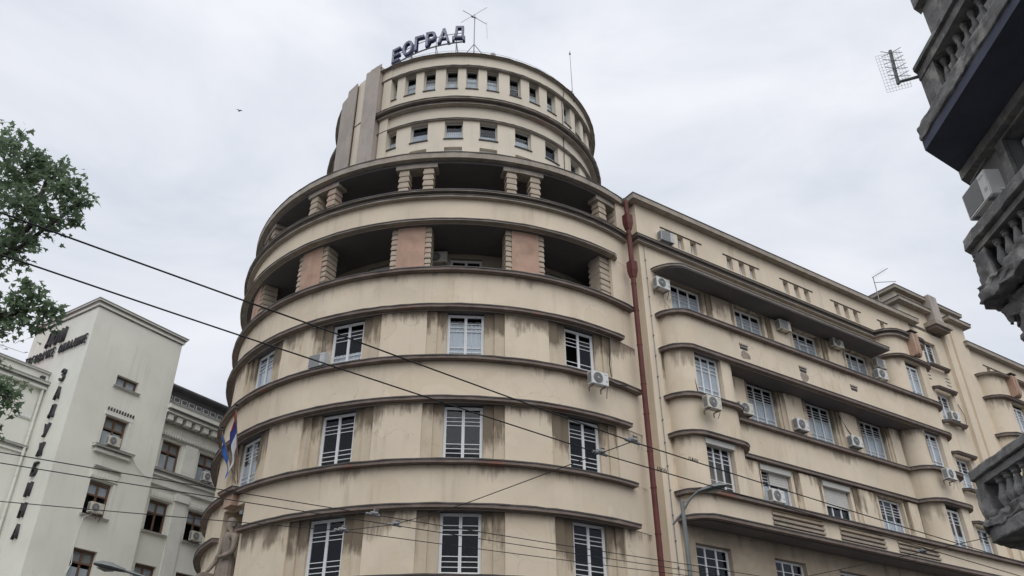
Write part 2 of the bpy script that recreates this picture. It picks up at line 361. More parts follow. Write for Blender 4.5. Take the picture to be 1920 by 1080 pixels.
window_meshes('log', 1.42, 3.0, 2, (0.12,), (0.8,))
window_meshes('dru', 0.655, 1.46, 1, (0.52,), (), 'thin')
window_meshes('drl', 0.92, 1.16, 1, (), (), 'thin')
window_meshes('wtop', 2.02, 2.05, 3, (0.18, 0.27, 0.36), (0.8,))
window_meshes('wrec', 1.95, 2.02, 3, (0.16, 0.23, 0.30, 0.37), (0.78, 0.86, 0.93))
window_meshes('wbay', 1.50, 2.0, 3, (0.17, 0.26, 0.35), (0.76, 0.86))
window_meshes('wbay2', 1.36, 1.98, 2, (0.17, 0.26, 0.35), (0.76, 0.86))
window_meshes('wst', 1.34, 1.86, 2, (0.2, 0.3, 0.4), (0.72, 0.86))
window_meshes('wlow', 1.95, 2.2, 3, (0.2, 0.34), ())
window_meshes('watt', 0.40, 0.62, 1, (), ())
window_meshes('lw', 1.28, 1.66, 2, (), (), 'transom')
window_meshes('lsm', 1.32, 0.62, 2, (), (), 'brown')
window_meshes('rb', 1.2, 2.3, 2, (0.3,), ())

# ================================================================== SETTING
g = MB(); g.add([(-1500, -1500, -0.02), (1500, -1500, -0.02), (1500, 1500, -0.02), (-1500, 1500, -0.02)], [(0, 1, 2, 3)])
g.build('ground', 'ground')['kind'] = 'structure'
r_ = MB(); r_.add([(-30, -30, -0.012), (8.0, -30, -0.012), (8.0, 12, -0.012), (40, 33, -0.012), (30, 50, -0.012), (-20, 24, -0.012), (-45, 14, -0.012)], [(0, 1, 2, 3, 4, 5, 6)])
r_.build('road', 'asphalt')['kind'] = 'structure'
pv = MB(); pv.sweep(arc(12.0, -100, 46) + [Wp(3, 12.8), Wp(50, 12.8)], rect(-3.0, 2.0, 0.0, 0.13)); pv.build('pavement', 'pavement')['kind'] = 'structure'
pv = MB(); pv.sweep([(9.5, 11.8), (9.5, -30)], rect(-2.5, 2.2, 0.0, 0.13)); pv.build('pavement', 'pavement')['kind'] = 'structure'
pv = MB(); pv.sweep([Lp(-20, 2.0), Lp(14, 2.0)], rect(-5.5, 2.0, 0.0, 0.13)); pv.build('pavement', 'pavement')['kind'] = 'structure'

# ================================================================== ROUND CORNER BUILDING WITH ITS STREET WING
B = thing('corner_building', (AX, AY, 0), 'cream rendered building with a round tiered corner tower, brown ledges and a long street wing', 'building')
RW = 11.2; PHI0, PHI1 = -112.0, 47.0
zF, zA, zB, zC, zD, zE, zS = 20.25, 18.50, 16.21, 14.50, 12.05, 10.43, 8.02
zG, zH, zI = 22.71, 24.25, 26.57
WIN = [5.1 + 25.58 * k for k in range(-4, 2)]            # window axes of the round front
PIER = [-7.55 + 25.58 * k for k in range(-4, 2)]
HW = 3.85
def ring_wall(name, R, z0, z1, a, b, m='plaster_cream', t=0.4, parent=B):
    mb = MB(); mb.sweep(arc(R, a, b), rect(-t, 0, z0, z1)); return mb.build(name, m, parent, smooth=True)
def ledge_prof(zt, e, h=0.22):
    return [(-0.1, zt - h), (e - 0.09, zt - h), (e - 0.07, zt - h + 0.02), (e - 0.06, zt - h), (e - 0.02, zt - h), (e - 0.015, zt - 0.045), (-0.1, zt - 0.045)]
def flash_prof(zt, e): return [(-0.1, zt - 0.045), (e - 0.02, zt - 0.045), (e, zt - 0.075), (e + 0.012, zt - 0.07), (e + 0.005, zt - 0.02), (-0.1, zt + 0.02)]
def wob(mb, m, a):      # hand-made edges: each cross-section sits a few millimetres off
    out = []
    for i in range(0, len(mb.v), m):
        d = (random.uniform(-a, a), random.uniform(-a, a), random.uniform(-a, a))
        out += [(v[0] + d[0], v[1] + d[1], v[2] + d[2]) for v in mb.v[i:i + m]]
    mb.v = out
def ledge(path, zt, e=0.30, h=0.18, m='ledge_render', parent=B, closed=False, name='ledge'):
    mb = MB(); mb.sweep(path, ledge_prof(zt, e, h), closed); wob(mb, len(ledge_prof(zt, e, h)), .007); o = mb.build(name, m, parent, smooth=True)
    mb = MB(); mb.sweep(path, flash_prof(zt, e), closed); wob(mb, 6, .010); mb.build('flashing', 'flashing' if m not in ('grey_trim', 'slate') else 'flashing_zinc', o, smooth=True); return o
# plain bands; the statue niche cuts the lowest ones
NI0, NI1 = -51.6, -42.6
ring_wall('wall', RW, 0.0, 6.3, PHI0, PHI1)
ring_wall('wall', RW, 6.3, zS, PHI0, NI0); ring_wall('wall', RW, 6.3, zS, NI1, PHI1)
ring_wall('wall', RW, zE - 0.2, zD, PHI0, NI0, 'plaster_band'); ring_wall('wall', RW, zE - 0.2, zD, NI1, PHI1, 'plaster_band')
ring_wall('wall', RW, 11.45, zD, NI0, NI1)
ring_wall('wall', RW, zC - 0.2, zB, PHI0, PHI1, 'plaster_band'); ring_wall('wall', RW, zA - 0.2, zF, PHI0, PHI1, 'plaster_band'); ring_wall('wall', RW, zG - 0.145, zH, PHI0, PHI1, t=0.3)
# window floors: convex piers, stepped strips, windows
def floor_front(z0, z1, key, zw, niche=None, cur=None):
    ends = [PHI0] + WIN + [200]
    for k, c in enumerate(WIN):
        if niche is not None and abs(c - niche) < 1: continue
        for s in (-1, 1):
            a, b = sorted((c + s * HW, c + s * 5.9)); ring_wall('strip', RW - 0.17, z0, z1, a, b, 'plaster_strip', t=0.3)
            a, b = sorted((c + s * 5.9, c + s * 8.0)); ring_wall('strip', RW - 0.085, z0, z1, a, b, 'plaster_strip', t=0.38)
        cu = None
        if cur and k in cur: cu = cur[k]
        place_window(key, CM(c, RW - 0.30, zw), B, cu, skip=(0,) if (key == 'tw1' and k == 5) else ())
    for k in range(len(WIN) + 1):
        a = PHI0 if k == 0 else WIN[k - 1] + 8.0; b = PHI1 if k == len(WIN) else WIN[k] - 8.0
        if b > PHI1: b = PHI1
        if niche is not None:
            if k < len(WIN) and abs(WIN[k] - niche) < 1: b = NI0
            if k > 0 and abs(WIN[k - 1] - niche) < 1: a = NI1
        if b > a + .2: ring_wall('pier', RW - 0.02, z0, z1, a, b, 'plaster_pier', t=0.42)
floor_front(zB, zA - 0.2, 'tw1', zB + 0.10, cur={4: (0.04, 0.80), 3: (0.04, 0.3), 2: (0.05, 0.9)})
floor_front(zD, zC - 0.2, 'tw2', zD + 0.10, cur={2: (0.04, 0.55)})
floor_front(zS, zE - 0.2, 'tw3', zS + 0.05, niche=WIN[2], cur={})
# sash of the right-hand first-row window swung open into the room
sw = MB(); sw.box(0, 0.05, 0, 0.06, 0.06, 1.86).box(0.6, 0.65, 0, 0.06, 0.06, 1.86).box(0.05, 0.6, 0, 0.06, 0.06, 0.12).box(0.05, 0.6, 0, 0.06, 1.80, 1.86)
sw.build('open_sash', 'white_paint', B, CM(WIN[5], RW - 0.34, zB + 0.10) @ Matrix.Translation((-0.66, 0.06, 0)) @ Matrix.Rotation(rad(72), 4, 'Z'))
# ledges
def tower_ledge(zt, a, b, e=0.30, h=0.18, m='ledge_render'): return ledge(arc(RW, a, b), zt, e, h, m)
tower_ledge(zF, PHI0, 46.3); tower_ledge(zA, PHI0, 41.8); tower_ledge(zB, PHI0, 46.3); tower_ledge(zC, PHI0, 41.9); tower_ledge(zD, PHI0, 42.2)
tower_ledge(zE, PHI0, NI0 - 0.3); tower_ledge(zE, NI1 + 0.3, 41.9); tower_ledge(zS, PHI0, NI0 - .3); tower_ledge(zS, NI1 + .3, 42.0)
tower_ledge(zG, PHI0, 41.0, 0.30, 0.13, 'ledge_pale')
mb = MB(); mb.prism([Cp(41, RW - .2), Cp(41, RW + .29), Cp(41.5, RW + .27), Cp(41.95, RW + .21), Cp(42.3, RW + .12), Cp(42.5, RW), Cp(42.5, RW - .2)], zG - .18, zG - .02); mb.build('ledge_end', 'ledge_pale', B, smooth=True)
tower_ledge(zH, PHI0, 46.8, 0.34, 0.12, 'ledge_pale'); tower_ledge(zH - 0.22, PHI0, 46.8, 0.24, 0.14, 'ledge_pale')
# inner shells: what is seen through the glass, and what keeps the daylight out
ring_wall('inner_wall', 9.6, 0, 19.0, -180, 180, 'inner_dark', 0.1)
# loggia
def ring_slab(name, r0, r1, z0, z1, a, b, m): mb = MB(); mb.sweep(arc(r1, a, b), rect(-(r1 - r0), 0, z0, z1)); return mb.build(name, m, B, smooth=True)
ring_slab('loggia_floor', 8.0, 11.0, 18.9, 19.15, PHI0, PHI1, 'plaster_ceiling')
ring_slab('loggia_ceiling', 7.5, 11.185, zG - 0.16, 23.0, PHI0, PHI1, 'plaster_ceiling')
for zz in (zA, zC): ring_slab('soffit', 10.6, 11.185, zz - 0.215, zz - .1, PHI0, PHI1, 'plaster_ceiling')  # dark sheets over the pale wall undersides, colouring in shade and dirt
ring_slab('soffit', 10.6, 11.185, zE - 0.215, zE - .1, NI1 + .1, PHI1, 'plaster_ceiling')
segs = []; prev = PHI0
for c in WIN: segs.append((prev, c - 4.6)); prev = c + 4.6
segs.append((prev, PHI1))
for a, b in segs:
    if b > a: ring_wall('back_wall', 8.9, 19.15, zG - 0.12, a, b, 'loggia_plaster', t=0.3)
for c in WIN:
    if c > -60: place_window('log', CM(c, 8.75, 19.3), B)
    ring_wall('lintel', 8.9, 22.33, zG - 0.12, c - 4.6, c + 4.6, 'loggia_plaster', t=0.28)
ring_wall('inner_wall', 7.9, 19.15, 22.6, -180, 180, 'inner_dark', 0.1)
def stones(mbf, z0, z1, n, parent, m):   # stacked rusticated blocks with recessed joints
    h = (z1 - z0) / n
    for i in range(n): mbf(z0 + i * h + 0.012, z0 + (i + 1) * h - 0.012, parent, m)
def arc_block(a, b, r0, r1):
    def f(za, zb, parent, m):
        mb = MB(); rr = r1 + random.uniform(-.012, .012); zm = za + (zb - za) * 0.3
        q = (b - a) * 0.05 * random.uniform(.6, 1.3)
        P = [(a - q, r0), (a - q, rr), (b + q, rr), (b + q, r0)]; Q = [(a + q, r0), (a + q, rr - .035), (b - q, rr - .035), (b - q, r0)]
        vs = [Cz(x, y, za) for x, y in P] + [Cz(x, y, zm) for x, y in P] + [Cz(x, y, zb) for x, y in Q]
        mb.add(vs, [(0, 1, 2, 3), (11, 10, 9, 8)] + [(i + 4 * k, (i + 1) % 4 + 4 * k, (i + 1) % 4 + 4 * k + 4, i + 4 * k + 4) for k in (0, 1) for i in range(4)])
        mb.build('stone', m, parent)
    return f
for c in PIER:
    p = MB(); p.sweep(arc(11.06, c - 3.15, c + 3.15, 1.5), rect(-0.75, 0, zF - 0.9, zG - 0.14)); po = p.build('loggia_pier', 'pink_stone', B, smooth=True)
    if c > -65:
        for s in (-1, 1):
            a, b = sorted((c + s * 3.2, c + s * 4.5)); stones(arc_block(a, b, 10.35, 11.03), zF - 0.1, zG - 0.15, 9, po, 'quoin_stone')
p = MB(); p.sweep(arc(11.0, 37.9, 40.8, 1.5), rect(-0.6, 0, zF - .9, zG - .14)); po = p.build('loggia_pier', 'quoin_stone', B)
stones(arc_block(38.0, 40.8, 10.3, 11.05), zF - .1, zG - .15, 8, po, 'quoin_stone')
ring_wall('end_wall', RW - 0.01, zF, zG - 0.13, 41.0, PHI1, t=0.8)
# open gallery under the roof slab
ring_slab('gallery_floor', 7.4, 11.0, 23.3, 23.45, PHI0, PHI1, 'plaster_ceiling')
for c in PIER + [43.6]:
    for s in (-1, 1):
        cc = c + s * 2.95
        p = MB(); p.sweep(arc(10.93, cc - 1.08, cc + 1.08, 1.2), rect(-0.42, 0, zH - .3, 25.92)); po = p.build('gallery_column', 'quoin_stone', B)
        if c > -65: stones(arc_block(cc - 1.18, cc + 1.18, 10.5, 10.98), zH - 0.02, 25.86, 5, po, 'quoin_stone')
    p = MB(); p.sweep(arc(11.02, c - 5.0, c + 5.0, 1.5), rect(-0.6, 0, 25.88, 26.10)); p.build('architrave', 'ledge_pale', B)
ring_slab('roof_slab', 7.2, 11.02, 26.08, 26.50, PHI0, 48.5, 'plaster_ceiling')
ledge(arc(11.0, PHI0, 48.5), zI, 0.30, 0.36, 'ledge_pale', name='roof_edge')
# ------------------------------------------------------------------ upper drum
RD = 7.75
UPW = [x * .945 for x in (-48, -39.0, -30.0, -21.0, -12.25, -2.65, 5.95, 14.8, 24.85, 34.2, 43.6, 54.2, 63.2, 72.2, 82.6, 91.6, 100.6)]; LOW = [x * .945 for x in (-58.2, -43.8, -29.4, -15.4, -1.0, 13.2, 28.2, 42.8, 58.6, 73.0, 87.4)]
def drum_row(z0, z1, cs, hw, t=0.35):
    a = -180
    for c in cs + [None]:
        b = 180 if c is None else c - hw
        ring_wall('drum_wall', RD, z0, z1, a, b, 'drum_plaster', t)
        a = None if c is None else c + hw
ring_wall('drum_wall', RD, 23.4, 26.2, -180, 180, 'loggia_plaster', 0.35); ring_wall('drum_wall', RD, 26.2, 29.60, -180, 180, 'drum_plaster', 0.35)  # lowest ring is a dark copy: gallery shade put into the plaster
drum_row(29.60, 29.92, LOW[3:7], 3.4); ring_wall('drum_wall', RD, 29.92, 30.48, -180, 180, 'drum_plaster', 0.35)
drum_row(30.48, 31.70, LOW, 3.5); ring_wall('drum_wall', RD, 31.70, 34.03, -180, 180, 'drum_plaster', 0.35)
drum_row(34.03, 35.55, UPW, 2.45); ring_wall('drum_wall', RD + 0.12, 35.55, 36.34, -180, 180, 'drum_plaster', 0.6)
for c in UPW:
    place_window('dru', CM(c, RD - 0.22, 34.04), B, (0.02, random.choice((.5, .6, .66))) if random.random() < .85 else None)
    s = MB(); s.sweep(arc(RD, c - 2.6, c + 2.6, 2), rect(-.2, .05, 33.98, 34.035)); s.build('sill', 'flashing', B)
for c in LOW:
    place_window('drl', CM(c, RD - 0.20, 30.50), B, (0.0, random.choice((.35, .5, .55))))
    s = MB(); s.sweep(arc(RD, c - 3.8, c + 3.8, 2), rect(-.2, .06, 30.43, 30.485)); s.build('sill', 'flashing', B)
for c in LOW[3:7]:
    s = MB(); s.sweep(arc(RD - .16, c - 3.6, c + 3.6, 2), rect(-.05, 0, 29.60, 29.92)); s.build('vent_panel', 'shutter', B)
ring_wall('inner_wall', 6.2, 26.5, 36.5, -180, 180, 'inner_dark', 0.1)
fullc = lambda R: arc(R, -180, 176)
def drum_ledge(R, zt, e, h, m='ledge_pale'): return ledge(fullc(R), zt, e, h, m, closed=True)
drum_ledge(RD, 35.64, 0.19, 0.11); drum_ledge(RD, 33.02, 0.50, 0.14); drum_ledge(RD, 32.80, 0.32, 0.13); drum_ledge(RD, 31.83, 0.15, 0.11); drum_ledge(RD + 0.12, 36.42, 0.22, 0.07)
mb = MB(); mb.prism(fullc(7.6), 36.2, 36.38); mb.build('drum_roof', 'rooftop', B)
# tall ribbed pylon on the left of the drum
def radial_block(name, a, b, r0, r1, z0, z1, m, bev=0.35):
    mb = MB(); n = 6
    pts2 = [Cp(a, r0)]
    for i in range(n + 1):
        t = pi / 2 * i / n; pts2.append(Cp(a + math.degrees(bev / r1) * (1 - sin(t)), r1 - bev * (1 - cos(pi / 2 - t)) ))
    for i in range(n + 1):
        t = pi / 2 * i / n; pts2.append(Cp(b - math.degrees(bev / r1) * (1 - cos(t)), r1 - bev * (1 - cos(t))))
    pts2.append(Cp(b, r0)); mb.prism(pts2, z0, z1); return mb.build(name, m, B, smooth=True)
radial_block('pylon_rib', -39.6, -32.0, 7.0, 8.32, 26.5, 36.55, 'grey_concrete', 0.22)
radial_block('pylon_rib', -38.6, -33.2, 7.0, 8.16, 36.55, 36.85, 'grey_concrete', 0.2)
radial_block('pylon_rib', -37.4, -33.6, 7.0, 8.0, 36.85, 37.1, 'grey_concrete', 0.2)
radial_block('pylon_panel', -44.2, -39.5, 7.0, 8.24, 26.5, 36.25, 'drum_plaster', 0.04)
radial_block('pylon_rib', -50.0, -43.6, 7.0, 8.42, 26.5, 36.15, 'grey_concrete', 0.40)
radial_block('pylon_rib', -56.0, -49.4, 7.0, 8.34, 26.5, 35.95, 'grey_concrete', 0.45)
radial_block('pylon_panel', -32.2, -28.2, 7.0, 7.9, 26.5, 36.36, 'drum_plaster', 0.04)
# thin lightning conductor down the drum and the tower
mb = MB(); mb.path([Cz(47.8, 8.0, 36.5), Cz(47.8, 7.88, 35.7), Cz(47.6, 7.78, 35.3), Cz(47.6, 7.78, 33.3), Cz(47.6, 8.28, 33.05), Cz(47.4, 7.78, 32.6), Cz(47.4, 7.78, 32.0), Cz(47.3, 7.88, 31.8), Cz(47.3, 7.78, 31.4), Cz(47.3, 7.78, 26.6)], 0.02); mb.build('conductor', 'dark_metal', B)
# ------------------------------------------------------------------ link piece and drainpipe
mb = MB(); mb.box(2.2, 3.05, 9.8, 10.86, 0, 26.4, W); mb.build('link_wall', 'plaster_cream', B)
def pipe_part():
    mb = MB(); mb.tube(W(2.36, 11.45, 0.3), W(2.36, 11.45, 26.0), 0.115, n=14); o = mb.build('drainpipe', 'pipe_red', B, smooth=True)
    for z in (25.1, 22.45):
        h = MB(); x = 0.175
        vs = []
        for (w, zz) in ((0.115, z - 0.80), (x, z - 0.42), (x, z + 0.05), (x * .9, z + 0.07)):
            vs += [W(2.36 - w, 11.45 - w, zz), W(2.36 + w, 11.45 - w, zz), W(2.36 + w, 11.45 + w, zz), W(2.36 - w, 11.45 + w, zz)]
        h.add(vs, [(0, 1, 2, 3), (15, 14, 13, 12)] + [(i + 4 * k, (i + 1) % 4 + 4 * k, (i + 1) % 4 + 4 * k + 4, i + 4 * k + 4) for k in range(3) for i in range(4)]); h.build('hopper', 'pipe_red', o)
    for z in (24.0, 21.3, 19.9, 18.2, 16.35, 15.0, 13.4, 11.9, 10.1, 8.2):
        h = MB(); h.tube(W(2.36, 11.45, z), W(2.36, 11.45, z + 0.06), 0.130, n=14); h.build('pipe_collar', 'pipe_red', o)
pipe_part()
mb = MB(); mb.path([W(2.82, 11.0, 26.2), W(2.86, 11.0, 24.5)], 0.016); mb.path([W(3.35, 11.34, 24.0), W(3.35, 11.34, 1.0)], 0.016)
for z in range(4, 24): mb.box(3.33, 3.37, 11.3, 11.38, z, z + .06, W)
mb.build('conductor', 'steel', B)
# ------------------------------------------------------------------ street wing
OW, OB = 11.3, 12.22
attic = [(4.92, 5.32), (5.74, 6.14), (6.6, 7.02), (9.16, 9.58), (10.05, 10.47), (10.85, 11.27), (13.44, 13.86), (14.31, 14.73), (15.14, 15.56), (17.70, 18.12), (18.52, 18.94), (19.37, 19.79), (21.85, 22.25)]
topw = [(4.8, 6.86), (9.1, 11.12), (13.32, 15.38), (17.62, 19.64)]; recw = [(9.06, 11.02), (13.24, 15.22), (17.42, 19.40)]; loww = [(4.45, 6.42), (9.0, 10.97), (13.2, 15.2), (17.4, 19.4)]
holes = [(a, b, 24.62, 25.40) for a, b in attic] + [(a, b, 20.30, 22.42) for a, b in topw] + [(a, b, 16.24, 18.40) for a, b in recw] + [(a, b, 12.1, 14.22) for a, b in recw] + [(a, b, 7.9, 10.14) for a, b in loww]
for z0, z1, mm in ((0, 10.85, 'plaster_low'), (10.85, 14.28, 'plaster_pier'), (14.28, 16.1, 'plaster_band'), (16.1, 18.45, 'plaster_strip'), (18.45, 22.48, 'plaster_pier'), (22.48, 26.45, 'plaster_cream')):
    mb = MB(); wallgrid(mb, W, 3.7 if mm != 'plaster_cream' else 3.05, 24.95, z0, z1, OW, [h for h in holes if z0 <= h[2] and h[3] <= z1], 0.32); mb.build('wing_wall', mm, B)
mb = MB(); mb.add([W(3.05, OW, 0), W(3.7, OW, 0), W(3.7, OW, 22.48), W(3.05, OW, 22.48)], [(0, 1, 2, 3)]); mb.add([W(3.05, OW, 0), W(3.05, 9.8, 0), W(3.05, 9.8, 26.45), W(3.05, OW, 26.45)], [(0, 1, 2, 3)]); mb.build('wing_wall', 'plaster_cream', B)
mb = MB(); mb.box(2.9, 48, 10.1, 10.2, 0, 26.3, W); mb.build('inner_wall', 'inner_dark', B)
mb = MB(); mb.box(2.5, 48, 0, 11.2, 26.2, 26.44, W); mb.build('wing_roof', 'rooftop', B)
mb = MB(); mb.box(2.4, 48, 0, 0.3, 0, 26.2, W); mb.build('rear_wall', 'plaster_cream', B)
for a, b in attic: place_window('watt', WM((a + b) / 2, OW - .22, 24.7), B)
curs = [(0.03, 0.82), (0.03, 0.84), (0.02, 0.80), (0.02, 0.83)]
for i, (a, b) in enumerate(topw): place_window('wtop', WM((a + b) / 2, OW - .2, 20.34), B, curs[i])
for i, (a, b) in enumerate(recw):
    place_window('wrec', WM((a + b) / 2, OW - .2, 16.28), B, [(0.03, 0.66), (0.03, 0.64), (0.03, 0.68)][i]); place_window('wrec', WM((a + b) / 2, OW - .2, 12.16), B, [(0.1, 0.6), None, (0.03, 0.5)][i])
for a, b in loww: place_window('wlow', WM((a + b) / 2, OW - .2, 7.92), B)
# hopper light tilted open in the third top-floor window
hp = MB(); hp.box(-.34, .34, -0.02, 0.03, 0, 0.55); hp.build('open_light', 'white_paint', B, WM(14.35, OW - .14, 21.72) @ Matrix.Rotation(rad(-62), 4, 'X'))
def gap_piers(wins, z0, z1, u0, u1):
    ed = [u0] + [x for w in wins for x in w] + [u1]
    for i in range(0, len(ed), 2):
        a, b = ed[i], ed[i + 1]
        if b - a < 1.0: continue
        m_ = (a + b) / 2; wd = (b - a)
        q = MB(); q.box(a + 0.22 * wd, b - 0.22 * wd, OW - .02, OW + 0.13, z0, z1, W); q.build('pier', 'plaster_pier', B)
        q = MB(); q.box(a + 0.09 * wd, b - 0.09 * wd, OW - .01, OW + 0.06, z0, z1, W); q.build('pier', 'plaster_strip', B)
gap_piers(topw, zF - .6, 22.40, 6.86 - 2.06, 20.4); gap_piers(recw, zB, zA - .26, 7.7, 20.8); gap_piers(recw, zD - .5, zC - .26, 7.7, 20.8)
def bay(u0, u1, o0=OW, o1=OB, r0=0.95, r1=0.85, n=10):
    L_ = [(u0 + r0 * (1 - cos(pi / 2 * i / n)), o0 + (o1 - o0) * sin(pi / 2 * i / n)) for i in range(n + 1)] if r0 else []
    R_ = [(u1 - r1 * (1 - cos(pi / 2 * (1 - i / n))), o0 + (o1 - o0) * sin(pi / 2 * (1 - i / n))) for i in range(n + 1)] if r1 else []
    return L_ + R_
def cut(path, a=None, b=None):
    out = []
    for p in path:
        if (a is None or p[0] >= a - 1e-6) and (b is None or p[0] <= b + 1e-6): out.append(p)
    if b is not None: out.append((b, OB))
    if a is not None: out.insert(0, (a, OB))
    return out
wpath = lambda pts: [Wp(*p) for p in pts]
def bay_wall(pts, z0, z1, t=0.28, name='bay_wall'): mb = MB(); mb.sweep(wpath(pts), rect(-t, 0, z0, z1)); return mb.build(name, 'plaster_band', B, smooth=True)
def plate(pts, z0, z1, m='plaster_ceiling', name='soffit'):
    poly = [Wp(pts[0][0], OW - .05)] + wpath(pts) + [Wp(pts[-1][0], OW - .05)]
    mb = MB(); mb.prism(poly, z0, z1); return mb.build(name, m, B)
def wledge(pts, zt, e=0.27, h=0.2, m='ledge_render'): return ledge(wpath(pts), zt, e, h, m)
b1, b2, ball = bay(3.85, 7.62), bay(20.75, 24.4), bay(3.85, 24.4)
b3 = bay(31.1, 36.2)
# continuous parapet F/A over the recess
bay_wall(ball, zA - .22, zF); wledge(ball, zF); wledge(ball, zA); plate([(q[0], q[1] - .014) for q in ball], zA - .235, zA - .08); plate([(p[0], p[1] - .2) for p in ball], 19.2, 19.4)
# broken plaster vents on the parapet
for (a, z) in ((7.9, 19.30), (12.0, 19.22), (15.9, 19.20)):
    v = MB(); v.box(a, a + 0.55, OB - .01, OB + .05, z + .20, z + .28, W).box(a + .02, a + .52, OB - .01, OB + .04, z + .08, z + .13, W); vo = v.build('vent', 'ledge_pale', B)
    v = MB(); v.box(a + .03, a + .52, OB - .005, OB + .006, z - .02, z + .20, W); v.build('vent_opening', 'dark_metal', vo)
    v = MB(); n = 12; c_ = (a + .28, z - .28); pts = []
    for i in range(n):
        t = 2 * pi * i / n; r = random.uniform(.75, 1.2); pts.append((c_[0] + .34 * r * cos(t), c_[1] + .26 * r * sin(t)))
    v.add([W(x, OB + .006, y) for x, y in pts], [tuple(range(n))])
    if a < 15: v.build('bare_patch', 'bare_brick', vo)
# bays at the window floors
for (bp, wa, wb_, zs) in ((b1, 4.80, 6.42, (1, 2)), (b2, 21.65, 23.1, (0, 1, 2)), (b3, 32.6, 34.2, (0, 1, 2))):
    for k, (z0, z1) in enumerate(((zF, 22.55), (zB, zA - .22), (zD, zC - .22))):
        if k not in zs: continue
        bay_wall(cut(bp, None, wa), z0, z1); bay_wall(cut(bp, wb_, None), z0, z1)
        place_window('wbay' if bp is b1 else 'wbay2', WM((wa + wb_) / 2, OB - .2, z0 + .06), B, (0.02, [0.9, 0.85, 0.35][k]) if bp is not b1 else ((0.02, 0.9) if k == 1 else None))
    bay_wall(bp, zC - .22, zB); plate([(q[0], q[1] - .014) for q in bp], zC - .235, zC - .08); plate(bp, zB - .15, zB - .02)
for bp in (b2, b3):
    bay_wall(bp, 22.5, zH); plate(bp, zH - .1, zH + .02, 'rooftop', 'bay_roof'); wledge(bp, zG, .27, .15)
bay_wall(b3, zA - .22, zF); wledge(b3, zF); wledge(b3, zA); bay_wall(b3, 0, zD)
line = b1 + b2
wledge(line + [(24.9, OW)], zB); wledge(line + [(24.9, OW)], zC)
for z in (zB, zC): wledge(b3, z)
# slab over the top floor
gs = bay(3.9, 20.1, OW, 12.42, 0.95, 0); gs = gs + [(20.1, 12.42)]
plate([(p[0], p[1]) for p in gs], zG - .22, zG - .06, 'plaster_ceiling', 'soffit'); wledge([(p[0], p[1] - .22) for p in gs], zG, .27, .15, 'ledge_pale')
# wing cornices H and I with the return at the drainpipe
hp_ = [(3.05, 10.9), (3.05, OW)] + b2 + [(24.9, OW)]
ledge(wpath(hp_), zH, .34, .12, 'ledge_pale'); ledge(wpath(hp_), zH - .22, .24, .14, 'ledge_pale')
ip = [(3.05, 10.9), (3.05, OW), (25.2, OW), (25.2, 11.0)]
ledge(wpath(ip), zI, .40, .33, 'ledge_pale', name='cornice')
for a, b in ((4.6, 7.4), (8.9, 11.6), (13.2, 15.9), (17.4, 20.1), (21.6, 22.6)):
    q = MB(); q.box(a, b, OW - .01, OW + .045, 25.42, 25.46, W); q.build('drip_edge', 'flashing', B)
# balcony parapet D with slatted openings
dl = bay(3.85, 48, OW, OB, 0.95, 0) + [(48, OB)]
left = cut([p for p in dl if p[0] < 5], None, 5.0)
bay_wall(left, 10.9, zD)
grl = [(8.2, 11.4), (12.55, 15.65), (16.7, 19.85)]
mb = MB(); wallgrid(mb, W, 5.0, 48, 10.9, zD, OB, [(a, b, 11.16, 11.80) for a, b in grl], 0.25)
mb.add([W(5, OB - .25, 10.9), W(48, OB - .25, 10.9), W(48, OB - .25, 11.16), W(5, OB - .25, 11.16)], [(0, 1, 2, 3)]); mb.build('parapet', 'plaster_cream', B)
wledge(dl, zD); wledge(dl, 11.03, .27, .2); plate(dl, 10.78, 10.95)
for a, b in grl:
    for k, z in enumerate((11.20, 11.40, 11.60)):
        q = MB(); q.box(a - .04, b + .04, OB - .16, OB + (.07 if k != 1 else .05), z, z + .10, W); q.build('slat', 'ledge_pale' if k != 2 else 'quoin_stone', B)
# roller-shutter boxes
for (u, o, z, w, drop) in ((5.6, OB, 14.02, 1.7, 0.0), (10.0, OW, 13.98, 2.0, 0.55), (14.2, OW, 13.98, 2.0, 0.9)):
    q = MB(); q.box(u - w / 2, u + w / 2, o - .18, o + .06, z, z + .24, W); qo = q.build('shutter_box', 'shutter', B)
    if drop:
        q = MB(); n = int(drop / .055)
        for i in range(n): q.box(u - w / 2 + .1 + (w * .3 if u < 12 else 0), u + w / 2 - .08, o - .17, o - .15 + .008 * (i % 2), z - (i + 1) * .055 + .004, z - i * .055, W)
        q.build('roller_shutter', 'shutter', qo)
# ------------------------------------------------------------------ stair section of the wing
sw_h = [(26.05, 27.55, 23.75, 25.5), (26.05, 27.55, 20.1, 22.0), (26.0, 27.5, 16.05, 17.95), (26.0, 27.5, 12.1, 14.0)]
mb = MB(); wallgrid(mb, W, 24.9, 28.6, 0, 28.5, 11.2, sw_h, .3); mb.build('stair_wall', 'plaster_cream', B)
for (a, b, z0, z1) in sw_h:
    place_window('wst', WM((a + b) / 2, 11.0, z0 + .02), B, (0.02, .6) if z0 < 21 else None)
    for (zt, sgn) in ((z1 + .22, 1), (z0 - .02, 0)):
        if z0 > 23 and sgn: continue
        pts = [(a - .3, 11.2), (a - .1, 11.42), (b + .1, 11.42), (b + .3, 11.2)]
        ledge(wpath(pts), zt, .18, .13)
for z in (22.75, 22.98, 23.21):
    q = MB(); q.box(25.5, 26.0, 11.19, 11.225, z, z + .03, W).box(27.55, 28.0, 11.19, 11.225, z, z + .03, W); q.build('groove_band', 'flashing', B)
q = MB(); q.box(28.6, 29.15, 9.5, 11.42, 0, 27.6, W); q.build('pilaster', 'plaster_cream', B)
q = MB(); q.box(29.15, 29.5, 9.5, 11.33, 0, 27.6, W); q.build('pilaster', 'plaster_cream', B)
